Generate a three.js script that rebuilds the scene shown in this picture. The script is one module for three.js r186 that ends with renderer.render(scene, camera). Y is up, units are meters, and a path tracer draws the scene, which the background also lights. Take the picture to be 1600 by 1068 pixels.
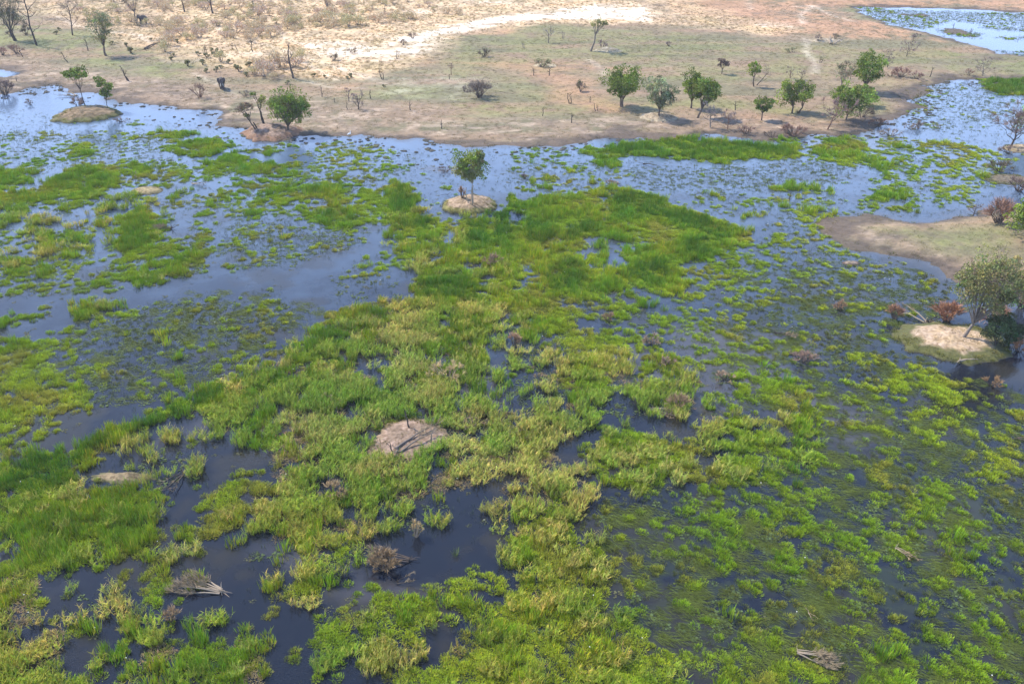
import * as THREE from 'three';
import { MarchingCubes } from 'three/addons/objects/MarchingCubes.js';
import { mergeGeometries } from 'three/addons/utils/BufferGeometryUtils.js';

// ------------------------------------------------------------------ camera, sky, sun, exposure
const scene = new THREE.Scene();
const EYE = 60, PITCH = 28.9 * Math.PI / 180, FOCAL = 1450, FRAME_W = 1600, FRAME_H = 1068;
const camera = new THREE.PerspectiveCamera(2 * Math.atan(FRAME_H / 2 / FOCAL) * 180 / Math.PI, FRAME_W / FRAME_H, 0.5, 12000);
camera.position.set(0, EYE, 0);
camera.rotation.set(-PITCH, 0, 0);
scene.add(camera);

const SUN = new THREE.Vector3(-0.85, 0, -0.5).normalize().multiplyScalar(Math.cos(0.87)).setY(Math.sin(0.87));
// a clear late morning sky: deep blue overhead, paler towards the horizon, brighter round the sun
{
  const W = 512, H = 256, d = new Float32Array(W * H * 4);
  for (let j = 0; j < H; j++) for (let i = 0; i < W; i++) {
    const up = ((j + 0.5) / H - 0.5) * Math.PI, round = ((i + 0.5) / W - 0.5) * 2 * Math.PI;
    const y = Math.sin(up), c = Math.cos(round) * Math.cos(up) * SUN.x + y * SUN.y + Math.sin(round) * Math.cos(up) * SUN.z;
    const t = Math.pow(1 - Math.max(0, y), 1.55), glow = 0.35 * Math.pow(Math.max(0, c), 6) * (0.4 + 0.6 * t), o = (j * W + i) * 4;
    d[o] = 0.09 + 0.98 * t + glow; d[o + 1] = 0.22 + 1.22 * t + glow * 0.95; d[o + 2] = 0.58 + 1.65 * t + glow * 0.85; d[o + 3] = 1;
  }
  const sky = new THREE.DataTexture(d, W, H, THREE.RGBAFormat, THREE.FloatType);
  sky.name = 'sky'; sky.mapping = THREE.EquirectangularReflectionMapping; sky.magFilter = THREE.LinearFilter; sky.needsUpdate = true;
  scene.background = sky; scene.environment = sky;
}

const sun = new THREE.DirectionalLight(new THREE.Color(1, 0.93, 0.80), 5);
sun.name = 'sun';
sun.target.position.set(0, 0, -180);
sun.position.copy(sun.target.position).addScaledVector(SUN, 400);
sun.castShadow = true;
sun.shadow.mapSize.set(4096, 4096);
Object.assign(sun.shadow.camera, { left: -260, right: 260, top: 260, bottom: -260, near: 10, far: 900 });
scene.add(sun, sun.target);

const renderer = new THREE.WebGLRenderer({ antialias: true });
renderer.setSize(1024, 683);
renderer.toneMapping = THREE.LinearToneMapping;
renderer.toneMappingExposure = 1.5;
renderer.shadowMap.enabled = true;
renderer.shadowMap.type = THREE.PCFSoftShadowMap;
scene.fog = new THREE.FogExp2(new THREE.Color(0.92, 0.94, 1.0), 0.00014);

// ------------------------------------------------------------------ small helpers
function rngOf(seed) {
  let a = (seed * 2654435761) >>> 0;
  return () => { a = (a + 0x6d2b79f5) >>> 0; let t = Math.imul(a ^ (a >>> 15), 1 | a); t = (t + Math.imul(t ^ (t >>> 7), 61 | t)) ^ t; return ((t ^ (t >>> 14)) >>> 0) / 4294967296; };
}
const clamp = (v, a = 0, b = 1) => Math.min(b, Math.max(a, v));
const lerp = (a, b, t) => a + (b - a) * t;
const sstep = (a, b, v) => { const t = clamp((v - a) / (b - a)); return t * t * (3 - 2 * t); };
function hash2(x, y, s) { let h = Math.imul(x, 374761393) + Math.imul(y, 668265263) + Math.imul(s, 974634777); h = Math.imul(h ^ (h >>> 13), 1274126177); return ((h ^ (h >>> 16)) >>> 0) / 4294967296; }
function vnoise(x, y, s = 0) {
  const ix = Math.floor(x), iy = Math.floor(y); let fx = x - ix, fy = y - iy;
  fx = fx * fx * (3 - 2 * fx); fy = fy * fy * (3 - 2 * fy);
  const a = hash2(ix, iy, s), b = hash2(ix + 1, iy, s), c = hash2(ix, iy + 1, s), d = hash2(ix + 1, iy + 1, s);
  return (a + (b - a) * fx) * (1 - fy) + (c + (d - c) * fx) * fy;
}
function fbm(x, y, s = 0, o = 4) { let v = 0, a = 0.5, n = 0; for (let i = 0; i < o; i++) { v += a * vnoise(x, y, s + i * 17); n += a; a *= 0.5; x = x * 2.03 + 11.7; y = y * 2.03 + 5.3; } return v / n; }
// a point of the flat land or water that the photograph shows at (px, py)
function spot(px, py, h = 0) {
  const vx = (px - FRAME_W / 2) / FOCAL, vy = (py - FRAME_H / 2) / FOCAL;
  const dy = -Math.sin(PITCH) - vy * Math.cos(PITCH), dz = -Math.cos(PITCH) + vy * Math.sin(PITCH);
  const t = (h - EYE) / dy;
  return [vx * t, dz * t];
}
const perMetre = (py) => { const [, z] = spot(800, py); return FOCAL / (EYE * Math.sin(PITCH) - z * Math.cos(PITCH)); };
const upright = (py) => { const [, z] = spot(800, py); return perMetre(py) * Math.cos(Math.atan2(EYE, -z)); };
const inFrame = (x, z, margin = 14) => {
  const depth = EYE * Math.sin(PITCH) - z * Math.cos(PITCH), up = -EYE * Math.cos(PITCH) - z * Math.sin(PITCH);
  const s = FOCAL / depth;
  return Math.abs(x) * s < FRAME_W / 2 + margin * s && -up * s < FRAME_H / 2 + margin * s && up * s < FRAME_H / 2 + margin * s;
};
const used = {};
function numbered(name) { const n = used[name] = (used[name] ?? -1) + 1; return n ? `${name}_${String(n).padStart(3, '0')}` : name; }
function tag(o, label, category, group, kind) {
  if (label) o.userData.label = label;
  if (category) o.userData.category = category;
  if (group) o.userData.group = group;
  if (kind) o.userData.kind = kind;
  return o;
}
function shadows(m) { m.castShadow = true; m.receiveShadow = true; return m; }
function thing(name, x, y, z, label, category, group) { const g = new THREE.Group(); g.name = numbered(name); g.position.set(x, y, z); tag(g, label, category, group); scene.add(g); return g; }
function part(name, geometry, m, parent) { const o = shadows(new THREE.Mesh(geometry, m)); o.name = name; parent.add(o); return o; }

// ------------------------------------------------------------------ maps of the place, drawn in metres
const MAP = { x0: -288, x1: 288, z0: -440, z1: -40, w: 1440, h: 1000 };
class Layer {
  constructor() { this.c = document.createElement('canvas'); this.c.width = MAP.w; this.c.height = MAP.h; this.g = this.c.getContext('2d'); this.g.fillStyle = '#000'; this.g.fillRect(0, 0, MAP.w, MAP.h); this.g.lineCap = 'round'; this.g.lineJoin = 'round'; }
  path(text) {
    this.g.beginPath();
    text.trim().split(/\s+/).forEach((s, i) => {
      const [px, py] = s.split(',').map(Number), [x, z] = spot(px, py);
      const u = (x - MAP.x0) / (MAP.x1 - MAP.x0) * MAP.w, v = (z - MAP.z0) / (MAP.z1 - MAP.z0) * MAP.h;
      if (i) this.g.lineTo(u, v); else this.g.moveTo(u, v);
    });
  }
  ink(v) { const k = Math.round(v * 255); return `rgb(${k},${k},${k})`; }
  fill(v, ...texts) { for (const t of texts) { this.path(t); this.g.closePath(); this.g.fillStyle = this.ink(v); this.g.fill(); } return this; }
  line(v, width, ...texts) { for (const t of texts) { this.path(t); this.g.strokeStyle = this.ink(v); this.g.lineWidth = width * MAP.w / (MAP.x1 - MAP.x0); this.g.stroke(); } return this; }
  spots(v, ...texts) { for (const t of texts) for (const s of t.trim().split(/\s+/)) { const [px, py, r] = s.split(',').map(Number), [x, z] = spot(px, py); this.g.beginPath(); this.g.ellipse((x - MAP.x0) / (MAP.x1 - MAP.x0) * MAP.w, (z - MAP.z0) / (MAP.z1 - MAP.z0) * MAP.h, r * 2.5, r * 2.5, 0, 0, 7); this.g.fillStyle = this.ink(v); this.g.fill(); } return this; }
  done(blur = 0) {
    const d = this.g.getImageData(0, 0, MAP.w, MAP.h).data; let a = new Float32Array(MAP.w * MAP.h);
    for (let i = 0; i < a.length; i++) a[i] = d[i * 4] / 255;
    const r = Math.round(blur * MAP.w / (MAP.x1 - MAP.x0));
    if (r > 0) for (let k = 0; k < 2; k++) a = boxBlur(a, r);
    this.a = a; this.c = this.g = null; return this;
  }
  at(x, z) {
    let u = (x - MAP.x0) / (MAP.x1 - MAP.x0) * MAP.w - 0.5, v = (z - MAP.z0) / (MAP.z1 - MAP.z0) * MAP.h - 0.5;
    u = clamp(u, 0, MAP.w - 1.001); v = clamp(v, 0, MAP.h - 1.001);
    const i = u | 0, j = v | 0, fx = u - i, fy = v - j, k = j * MAP.w + i, a = this.a;
    return (a[k] * (1 - fx) + a[k + 1] * fx) * (1 - fy) + (a[k + MAP.w] * (1 - fx) + a[k + MAP.w + 1] * fx) * fy;
  }
}
function boxBlur(a, r) {
  const { w, h } = MAP, b = new Float32Array(a.length), c = new Float32Array(a.length), n = 2 * r + 1;
  for (let j = 0; j < h; j++) { let s = 0; const o = j * w; for (let i = -r; i <= r; i++) s += a[o + clamp(i, 0, w - 1)]; for (let i = 0; i < w; i++) { b[o + i] = s / n; s += a[o + Math.min(w - 1, i + r + 1)] - a[o + Math.max(0, i - r)]; } }
  for (let i = 0; i < w; i++) { let s = 0; for (let j = -r; j <= r; j++) s += b[clamp(j, 0, h - 1) * w + i]; for (let j = 0; j < h; j++) { c[j * w + i] = s / n; s += b[Math.min(h - 1, j + r + 1) * w + i] - b[Math.max(0, j - r) * w + i]; } }
  return c;
}

// dry land, shore and lagoon
const land = new Layer();
land.fill(1, `-900,160 -300,158 0,150 28,148 45,136 90,130 112,142 140,143 160,141 168,157 195,163 250,163 270,172 325,175 350,187 340,190 300,190 322,196 375,203 392,212 400,220 430,221 455,211 505,209 520,215 545,213 570,213 590,210 615,212 640,220 690,228 715,232 726,223 760,220 800,222 820,229 880,230 900,220 920,219 985,216 1000,214 1050,213 1100,214 1145,215 1200,216 1240,217 1265,212 1290,205 1325,212 1350,205 1380,197 1390,186 1400,182 1440,174 1452,170 1430,165 1405,158 1425,150 1430,141 1462,135 1470,130 1485,124 1530,125 1600,126 2400,120 5000,60 5000,-120 -4000,-120 -4000,160`);
land.fill(0, `1335,11 1362,24 1392,38 1425,47 1480,60 1530,72 1556,77 1542,82 1600,87 1800,92 3000,100 3000,14 1800,20 1600,18 1450,12`);
land.fill(0, '-300,100 0,105 33,113 20,120 0,122 -300,124');
land.fill(1, '1420,21 1440,21 1452,24 1440,27 1420,26');
land.fill(1, '1466,45 1490,44 1520,48 1532,54 1520,57 1490,53');
land.fill(1, `1288,346 1302,340 1350,338 1400,341 1450,341 1500,331 1530,325 1562,326 1700,322 2100,330 2100,480 1600,470 1560,446 1480,432 1464,425 1430,418 1400,408 1370,396 1330,381 1302,366`);
land.spots(1, '1330,411,1.7 1312,420,.9 1345,500,1.0 560,250,1.2 690,265,1.5 705,270,1.6 640,268,1.5 290,287,1.7 750,418,1.6');
land.done(2.6);
const landWide = Object.assign(new Layer(), { a: boxBlur(boxBlur(land.a, 14), 14), c: null });

function mirror(v, a, b) { const n = b - a; let t = (v - a) / n; t = Math.abs(((t % 2) + 2) % 2); return a + n * (t > 1 ? 2 - t : t); }
function shoreAt(x, z) {
  const wx = x + (fbm(x / 9, z / 9, 3, 4) - 0.5) * 10, wz = z + (fbm(x / 9, z / 9, 9, 4) - 0.5) * 9;
  const f = land.at(wx, wz), edge = 4 * f * (1 - f);
  return f + ((fbm(x / 5, z / 5, 21, 4) - 0.5) * 0.75 + (vnoise(x / 1.5, z / 1.5, 25) - 0.5) * 0.22) * edge;
}
function landHeight(x, z) {
  const f = shoreAt(x, z);
  const wide = landWide.at(x, z);
  let h = f > 0.5 ? (f - 0.5) * 0.55 : (f - 0.5) * 1.6;
  if (f > 0.5) h += sstep(0.5, 1, wide) * ((fbm(x / 28, z / 28, 40, 4) - 0.3) * 0.9 + 0.15) + (fbm(x / 2.2, z / 2.2, 44, 2) - 0.5) * 0.10;
  return h;
}
const islands = [];
function groundAt(x, z) {
  let h = landHeight(x, z);
  for (const i of islands) { const v = i.height(x, z); if (v > h) h = v; }
  return h;
}
// ------------------------------------------------------------------ the ground
const sandMap = new Layer().fill(0.55, '-400,-30 700,-30 1000,-30 1150,30 1250,48 1100,48 980,42 900,40 780,48 700,62 680,92 640,110 560,128 480,128 400,112 340,104 250,98 200,74 120,42 60,24 -400,14')
  .fill(1, '230,0 620,-30 900,-30 1000,12 1030,40 900,38 780,46 700,60 672,84 640,104 560,126 440,118 380,104 330,92 250,60')
  .fill(0.8, '1060,30 1150,26 1250,44 1240,54 1180,54 1100,44').done(2.5);
const panMap = new Layer().fill(0.95, '640,60 700,44 780,27 860,17 940,10 1000,10 1022,26 1020,39 990,38 950,32 900,31 840,34 770,44 710,58 640,71 590,74')
  .fill(1, '965,11 1005,11 1022,39 985,30').fill(0.7, '630,17 690,20 660,26 625,24', '560,88 640,72 690,66 660,86 600,102', '700,2 830,0 770,10', '470,64 560,70 600,84 520,92', '1180,36 1250,42 1240,50 1190,44', '1310,22 1345,24 1325,26')
  .fill(0.8, '385,84 405,80 425,88 400,92').fill(0.2, '600,120 700,118 820,140 700,160 600,150').done(3.4);
const trailMap = new Layer().line(0.8, 1.0, '330,38 352,52 375,62 400,68 430,76 470,92 520,106 560,118 590,128', '430,45 445,60 470,70 500,82 540,95', '560,52 600,62 650,66', '660,60 650,75 648,86', '1240,12 1270,11 1250,24 1256,40', '1270,11 1300,26 1330,36', '1260,64 1262,85 1272,100 1274,118', '90,28 118,42 150,51 178,52 215,56 240,62 265,63', '400,88 430,90 480,104 530,128', '205,54 222,62 232,70 260,62')
  .line(0.65, 0.8, '303,117 330,130 350,141 375,156', '260,98 300,100 340,88 390,86', '1174,0 1170,10 1174,18', '480,128 520,140 570,143', '920,95 940,110 945,120', '680,60 620,80 560,86').done(0.7);
const greenMap = new Layer().fill(0.75, '-200,30 60,34 110,48 160,62 220,86 300,101 320,112 290,122 230,128 160,108 90,88 40,74 -200,70')
  .fill(0.7, '470,134 560,140 640,136 740,150 800,166 900,168 960,150 1010,160 1060,166 1120,150 1200,165 1290,160 1380,150 1420,120 1500,100 1600,92 2200,92 2200,124 1500,124 1420,140 1380,180 1260,176 1100,182 1000,172 900,186 800,184 700,180 560,160')
  .fill(0.55, '690,64 800,44 900,40 1000,50 1100,60 1200,70 1400,78 1500,82 1400,110 1250,130 1100,130 950,126 800,110 700,112').fill(0.4, '640,112 720,112 860,126 930,150 880,160 760,146 640,136')
  .fill(1, '690,118 724,118 720,124 694,124', '845,98 862,99 860,106 832,105', '850,213 880,219 900,216 884,231 862,228')
  .fill(0.9, '1330,10 1400,10 1440,34 1400,44 1350,26', '1460,84 1600,90 2000,94 2000,104 1600,100 1480,94', '1310,352 1400,352 1560,360 1600,380 1600,420 1480,410 1400,380').done(2.5);
const rustMap = new Layer().fill(0.8, '1000,-30 2400,-40 2400,16 1600,15 1340,9 1310,26 1380,42 1470,70 1400,66 1260,58 1180,46 1060,26')
  .fill(0.9, '1180,42 1220,44 1260,56 1200,56', '640,92 690,94 700,100 640,98', '1110,44 1140,48 1130,54 1105,50', '745,48 820,40 800,50 740,56', '515,140 550,136 560,142 520,146', '520,104 560,100 580,108 540,112')
  .fill(0.5, '820,112 900,118 960,160 1020,170 960,176 880,160', '700,98 840,100 1000,110 900,116 740,106').fill(0.6, '1130,176 1300,186 1400,190 1400,206 1130,204').done(2);
const mudMap = new Layer().fill(0.9, '-400,92 0,88 70,98 150,112 230,124 300,142 400,152 470,156 560,164 640,172 720,190 820,196 900,190 960,186 1040,190 1100,184 1200,182 1290,190 1380,182 1420,150 1460,150 1460,240 -400,240')
  .fill(0.9, '1280,350 1340,346 1400,346 1500,338 1520,344 1420,350 1350,356 1400,372 1450,392 1500,420 1480,440 1420,424 1300,380').fill(0.6, '1400,200 1440,120 1500,116 1600,118 1600,130 1430,136').done(3);
function landColour(x, z, out) {
  const wx = x + (fbm(x / 14, z / 14, 61, 3) - 0.5) * 14, wz = z + (fbm(x / 14, z / 14, 71, 3) - 0.5) * 14;
  const n1 = fbm(x / 3.2, z / 3.2, 81, 4), n2 = fbm(x / 22, z / 30, 91, 4), n3 = fbm(x / 0.9, z / 0.9, 101, 2), n4 = vnoise(x / 0.35, z / 0.35, 107);
  let r = 0.2, g = 0.158, b = 0.086; // grey green dry turf
  const mix = (R, G, B, t) => { t = clamp(t); r = lerp(r, R, t); g = lerp(g, G, t); b = lerp(b, B, t); };
  mix(0.235, 0.16, 0.097, (n2 - 0.4) * 1.8);
  const streak = fbm(x / 38 + z / 90, z / 6.5, 171, 4); mix(0.255, 0.168, 0.1, sstep(0.5, 0.66, streak) * 0.8); mix(0.122, 0.12, 0.055, sstep(0.5, 0.34, streak) * 0.6);
  mix(0.165, 0.178, 0.05, greenMap.at(wx, wz) * sstep(0.34, 0.62, fbm(x / 11, z / 11, 111, 4) * 0.6 + n1 * 0.4) * 0.9);
  mix(0.42, 0.225, 0.12, rustMap.at(wx, wz) * sstep(0.28, 0.55, n2 * 0.5 + n1 * 0.5) * 0.9);
  const s = sandMap.at(wx, wz);
  mix(0.55, 0.385, 0.225, s * (0.6 + 0.5 * sstep(0.3, 0.65, n1)));
  mix(0.42, 0.31, 0.15, s * sstep(0.5, 0.7, fbm(x / 7, z / 7, 121, 4)) * 0.7);
  mix(0.56, 0.34, 0.155, s * sstep(0.58, 0.74, fbm(x / 9, z / 6, 127, 4)) * 0.7);
  mix(0.80, 0.73, 0.63, panMap.at(x + (n1 - 0.5) * 6, z + (n2 - 0.5) * 14) * sstep(0.34, 0.74, n1 * 0.45 + 0.4 * fbm(x / 11, z / 5, 131, 4) + 0.17 * panMap.at(x, z)));
  mix(0.66, 0.56, 0.44, trailMap.at(x + (n1 - 0.5) * 1.5, z + (n2 - 0.5) * 6) * (0.55 + 0.6 * n1));
  const f = shoreAt(x, z), mud = mudMap.at(wx, wz);
  mix(0.22, 0.152, 0.098, mud * sstep(0.3, 0.55, n1 * 0.6 + n2 * 0.4) * 0.9);
  mix(0.42, 0.315, 0.225, mud * sstep(0.54, 0.7, fbm(x / 4, z / 2, 141, 4)) * 0.7);
  mix(0.19, 0.14, 0.10, mud * sstep(0.55, 0.7, fbm(x / 4, z / 4, 151, 4)) * 0.5);
  const wide = landWide.at(x, z), wet = Math.max(1 - sstep(0.58, 0.95, f + (n1 - 0.5) * 0.35), (1 - sstep(0.58, 0.84, wide + (fbm(x / 8, z / 4, 161, 4) - 0.5) * 0.9)) * 0.95);
  mix(0.08, 0.058, 0.042, wet * 0.92);
  mix(0.07, 0.058, 0.047, 1 - sstep(0.47, 0.6, f));
  const k = 0.66 + 0.4 * n3 + 0.5 * (n1 - 0.5) + 0.3 * (n4 - 0.5) + 0.1;
  out[0] = r * k; out[1] = g * k; out[2] = b * k;
}
const srgb = (v) => 255 * (v <= 0.0031308 ? v * 12.92 : 1.055 * Math.pow(v, 1 / 2.4) - 0.055);
function mapTexture(w, h, colour) {
  const d = new Uint8Array(w * h * 4), c = [0, 0, 0];
  for (let j = 0; j < h; j++) for (let i = 0; i < w; i++) {
    colour(lerp(MAP.x0, MAP.x1, (i + 0.5) / w), lerp(MAP.z1, MAP.z0, (j + 0.5) / h), c);
    const o = (j * w + i) * 4; for (let k = 0; k < 3; k++) d[o + k] = clamp(srgb(c[k]), 0, 255); d[o + 3] = 255;
  }
  const t = new THREE.DataTexture(d, w, h, THREE.RGBAFormat);
  t.colorSpace = THREE.SRGBColorSpace; t.magFilter = THREE.LinearFilter; t.minFilter = THREE.LinearFilter;
  t.wrapS = t.wrapT = THREE.MirroredRepeatWrapping; t.needsUpdate = true; return t;
}
function noiseTexture(n, f) {
  const d = new Uint8Array(n * n * 4);
  for (let j = 0; j < n; j++) for (let i = 0; i < n; i++) { const v = clamp(f(i / n, j / n)) * 255, o = (j * n + i) * 4; d[o] = d[o + 1] = d[o + 2] = v; d[o + 3] = 255; }
  const t = new THREE.DataTexture(d, n, n, THREE.RGBAFormat); t.magFilter = THREE.LinearFilter; t.minFilter = THREE.LinearFilter; t.wrapS = t.wrapT = THREE.RepeatWrapping; t.needsUpdate = true; return t;
}
const tileNoise = (u, v, n, s) => { // repeats every unit
  const x = u * n, y = v * n, ix = Math.floor(x), iy = Math.floor(y); let fx = x - ix, fy = y - iy; fx = fx * fx * (3 - 2 * fx); fy = fy * fy * (3 - 2 * fy);
  const m = (a) => ((a % n) + n) % n, H = (a, b) => hash2(m(a), m(b), s);
  return lerp(lerp(H(ix, iy), H(ix + 1, iy), fx), lerp(H(ix, iy + 1), H(ix + 1, iy + 1), fx), fy);
};
{
  const line = (a, b, step, reach) => { const v = []; for (let t = a; t <= b + 1e-6; t += step) v.push(t); for (let g = step * 1.5, t = b; t < reach; g *= 1.35) v.push(t = t + g); const before = []; for (let g = step * 1.5, t = a; t > -reach; g *= 1.35) before.unshift(t = t - g); return [...before, ...v]; };
  const xs = line(-215, 215, 0.85, 6000), zs = line(-400, -46, 0.85, 6000);
  const pos = new Float32Array(xs.length * zs.length * 3), uv = new Float32Array(xs.length * zs.length * 2), idx = [];
  zs.forEach((z, j) => xs.forEach((x, i) => {
    const k = j * xs.length + i, mx = mirror(x, MAP.x0, MAP.x1), mz = mirror(z, MAP.z0, MAP.z1);
    pos.set([x, landHeight(mx, mz), z], k * 3);
    uv.set([(x - MAP.x0) / (MAP.x1 - MAP.x0), (MAP.z1 - z) / (MAP.z1 - MAP.z0)], k * 2);
    if (i && j) { const a = k, b = k - 1, c = k - xs.length, d = c - 1; idx.push(d, b, c, c, b, a); }
  }));
  const g = new THREE.BufferGeometry();
  g.setAttribute('position', new THREE.BufferAttribute(pos, 3)); g.setAttribute('uv', new THREE.BufferAttribute(uv, 2)); g.setIndex(idx); g.computeVertexNormals();
  const bump = noiseTexture(512, (u, v) => 0.5 * tileNoise(u, v, 24, 1) + 0.3 * tileNoise(u, v, 60, 2) + 0.2 * tileNoise(u, v, 160, 3));
  bump.repeat.set(576 / 14, 400 / 14);
  const m = new THREE.MeshStandardMaterial({ name: 'earth', map: mapTexture(2048, 1424, landColour), roughness: 0.95, bumpMap: bump, bumpScale: 0.16 });
  const ground = shadows(new THREE.Mesh(g, m)); ground.name = 'ground';
  tag(ground, 'dry floodplain of pale sand, thin turf and grey mud behind the water', 'ground', null, 'structure'); scene.add(ground);
}
// ------------------------------------------------------------------ the water
const murk = new Layer().fill(0.55, '1000,520 1120,500 1260,530 1300,560 1240,600 1380,640 1400,690 1300,700 1200,640 1100,660 1040,620 960,600 900,580 860,540')
  .fill(0.6, '480,590 560,600 540,650 440,690 300,660 400,620', '620,540 780,560 800,640 640,620').fill(0.55, '400,860 560,850 560,900 640,905 660,930 560,940 460,900', '1240,200 1420,200 1400,230 1250,225')
  .fill(0.5, '0,850 60,880 110,910 100,930 30,900', '120,760 160,710 180,690 160,680 110,770 125,810').fill(0.4, '160,680 220,690 320,660 340,690 220,720').line(0.95, 0.8, '622,905 632,912 650,924 676,930', '676,930 680,920 690,918').done(1.2);
const weedTone = new Layer().fill(0.7, '1100,760 1250,700 1400,690 1620,700 1620,1100 1000,1100 900,960 960,860').fill(0.45, '1000,440 1200,430 1300,420 1440,440 1480,470 1400,540 1300,560 1180,540').fill(0.5, '0,590 120,640 60,700 0,700').done(6);
function waterColour(x, z, out) {
  const n = fbm(x / 4, z / 4, 201, 4), m = murk.at(x + (n - 0.5) * 6, z + (fbm(x / 4, z / 4, 207, 3) - 0.5) * 6);
  let r = 0.009, g = 0.011, b = 0.017;
  const skyTint = sstep(-88, -215, z + (n - 0.5) * 50); r = lerp(r, 0.085, skyTint); g = lerp(g, 0.125, skyTint); b = lerp(b, 0.19, skyTint);  // base colour blued with distance: sky reflection and haze painted in
  const tan = sstep(0.46, 0.7, fbm(x / 5, z / 5, 221, 4)) * 0.8 * (1 - 0.9 * skyTint); r = lerp(r, 0.026, tan); g = lerp(g, 0.023, tan); b = lerp(b, 0.016, tan);
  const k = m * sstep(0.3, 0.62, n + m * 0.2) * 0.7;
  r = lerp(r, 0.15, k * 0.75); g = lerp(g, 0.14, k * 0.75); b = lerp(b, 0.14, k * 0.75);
  const w = weedTone.at(x, z) * sstep(0.4, 0.62, fbm(x / 1.1, z / 1.1, 211, 3)) * 0.7;
  r = lerp(r, 0.035, w); g = lerp(g, 0.045, w); b = lerp(b, 0.02, w);
  const shoal = sstep(0.02, 0.5, shoreAt(x, z)); r = lerp(r, 0.06, shoal * 0.7); g = lerp(g, 0.055, shoal * 0.7); b = lerp(b, 0.05, shoal * 0.7);
  out[0] = r; out[1] = g; out[2] = b;
}
{
  const ripples = noiseTexture(512, (u, v) => 0.45 * tileNoise(u, v, 14, 5) + 0.35 * tileNoise(u, v, 40, 6) + 0.2 * tileNoise(u, v, 110, 7));
  ripples.repeat.set(12000 / 9, 12000 / 9);
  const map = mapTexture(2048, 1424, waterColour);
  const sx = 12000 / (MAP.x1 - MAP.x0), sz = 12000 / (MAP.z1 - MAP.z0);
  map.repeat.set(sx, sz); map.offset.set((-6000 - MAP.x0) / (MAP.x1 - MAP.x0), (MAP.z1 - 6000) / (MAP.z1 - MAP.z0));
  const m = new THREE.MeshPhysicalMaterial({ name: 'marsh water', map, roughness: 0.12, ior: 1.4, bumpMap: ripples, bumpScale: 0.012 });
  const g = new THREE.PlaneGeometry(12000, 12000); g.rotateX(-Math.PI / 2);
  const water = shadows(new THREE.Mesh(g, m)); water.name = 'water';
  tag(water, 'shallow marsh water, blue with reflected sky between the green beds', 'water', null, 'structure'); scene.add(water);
}
// ------------------------------------------------------------------ islands and mounds
const M = {
  leaf: new THREE.MeshPhysicalMaterial({ name: 'leaf', vertexColors: true, roughness: 0.75, side: THREE.DoubleSide, transmission: 0.35, thickness: 0, specularIntensity: 0.15 }),
  blade: new THREE.MeshPhysicalMaterial({ name: 'grass blade', vertexColors: true, roughness: 0.7, side: THREE.DoubleSide, transmission: 0.35, thickness: 0, specularIntensity: 0.15 }),
  dry: new THREE.MeshStandardMaterial({ name: 'dry stalks', vertexColors: true, roughness: 0.9, side: THREE.DoubleSide }),
  bark: new THREE.MeshStandardMaterial({ name: 'bark', vertexColors: true, roughness: 0.95 }),
  soil: new THREE.MeshStandardMaterial({ name: 'mound soil', vertexColors: true, roughness: 1, bumpMap: noiseTexture(256, (u, v) => 0.5 * tileNoise(u, v, 12, 31) + 0.3 * tileNoise(u, v, 40, 32) + 0.2 * tileNoise(u, v, 90, 33)), bumpScale: 0.08 }),
  hide: new THREE.MeshStandardMaterial({ name: 'hide', color: new THREE.Color().setRGB(0.075, 0.062, 0.055), roughness: 0.9 }),
  ivory: new THREE.MeshStandardMaterial({ name: 'ivory', color: new THREE.Color().setRGB(0.7, 0.63, 0.48), roughness: 0.5 }),
  plume: new THREE.MeshStandardMaterial({ name: 'white plumage', color: new THREE.Color().setRGB(0.82, 0.82, 0.8), roughness: 0.8 }),
  beak: new THREE.MeshStandardMaterial({ name: 'beak and legs', color: new THREE.Color().setRGB(0.18, 0.12, 0.04), roughness: 0.6 }),
};
function mix3(a, b, t) { return [lerp(a[0], b[0], t), lerp(a[1], b[1], t), lerp(a[2], b[2], t)]; }
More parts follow.
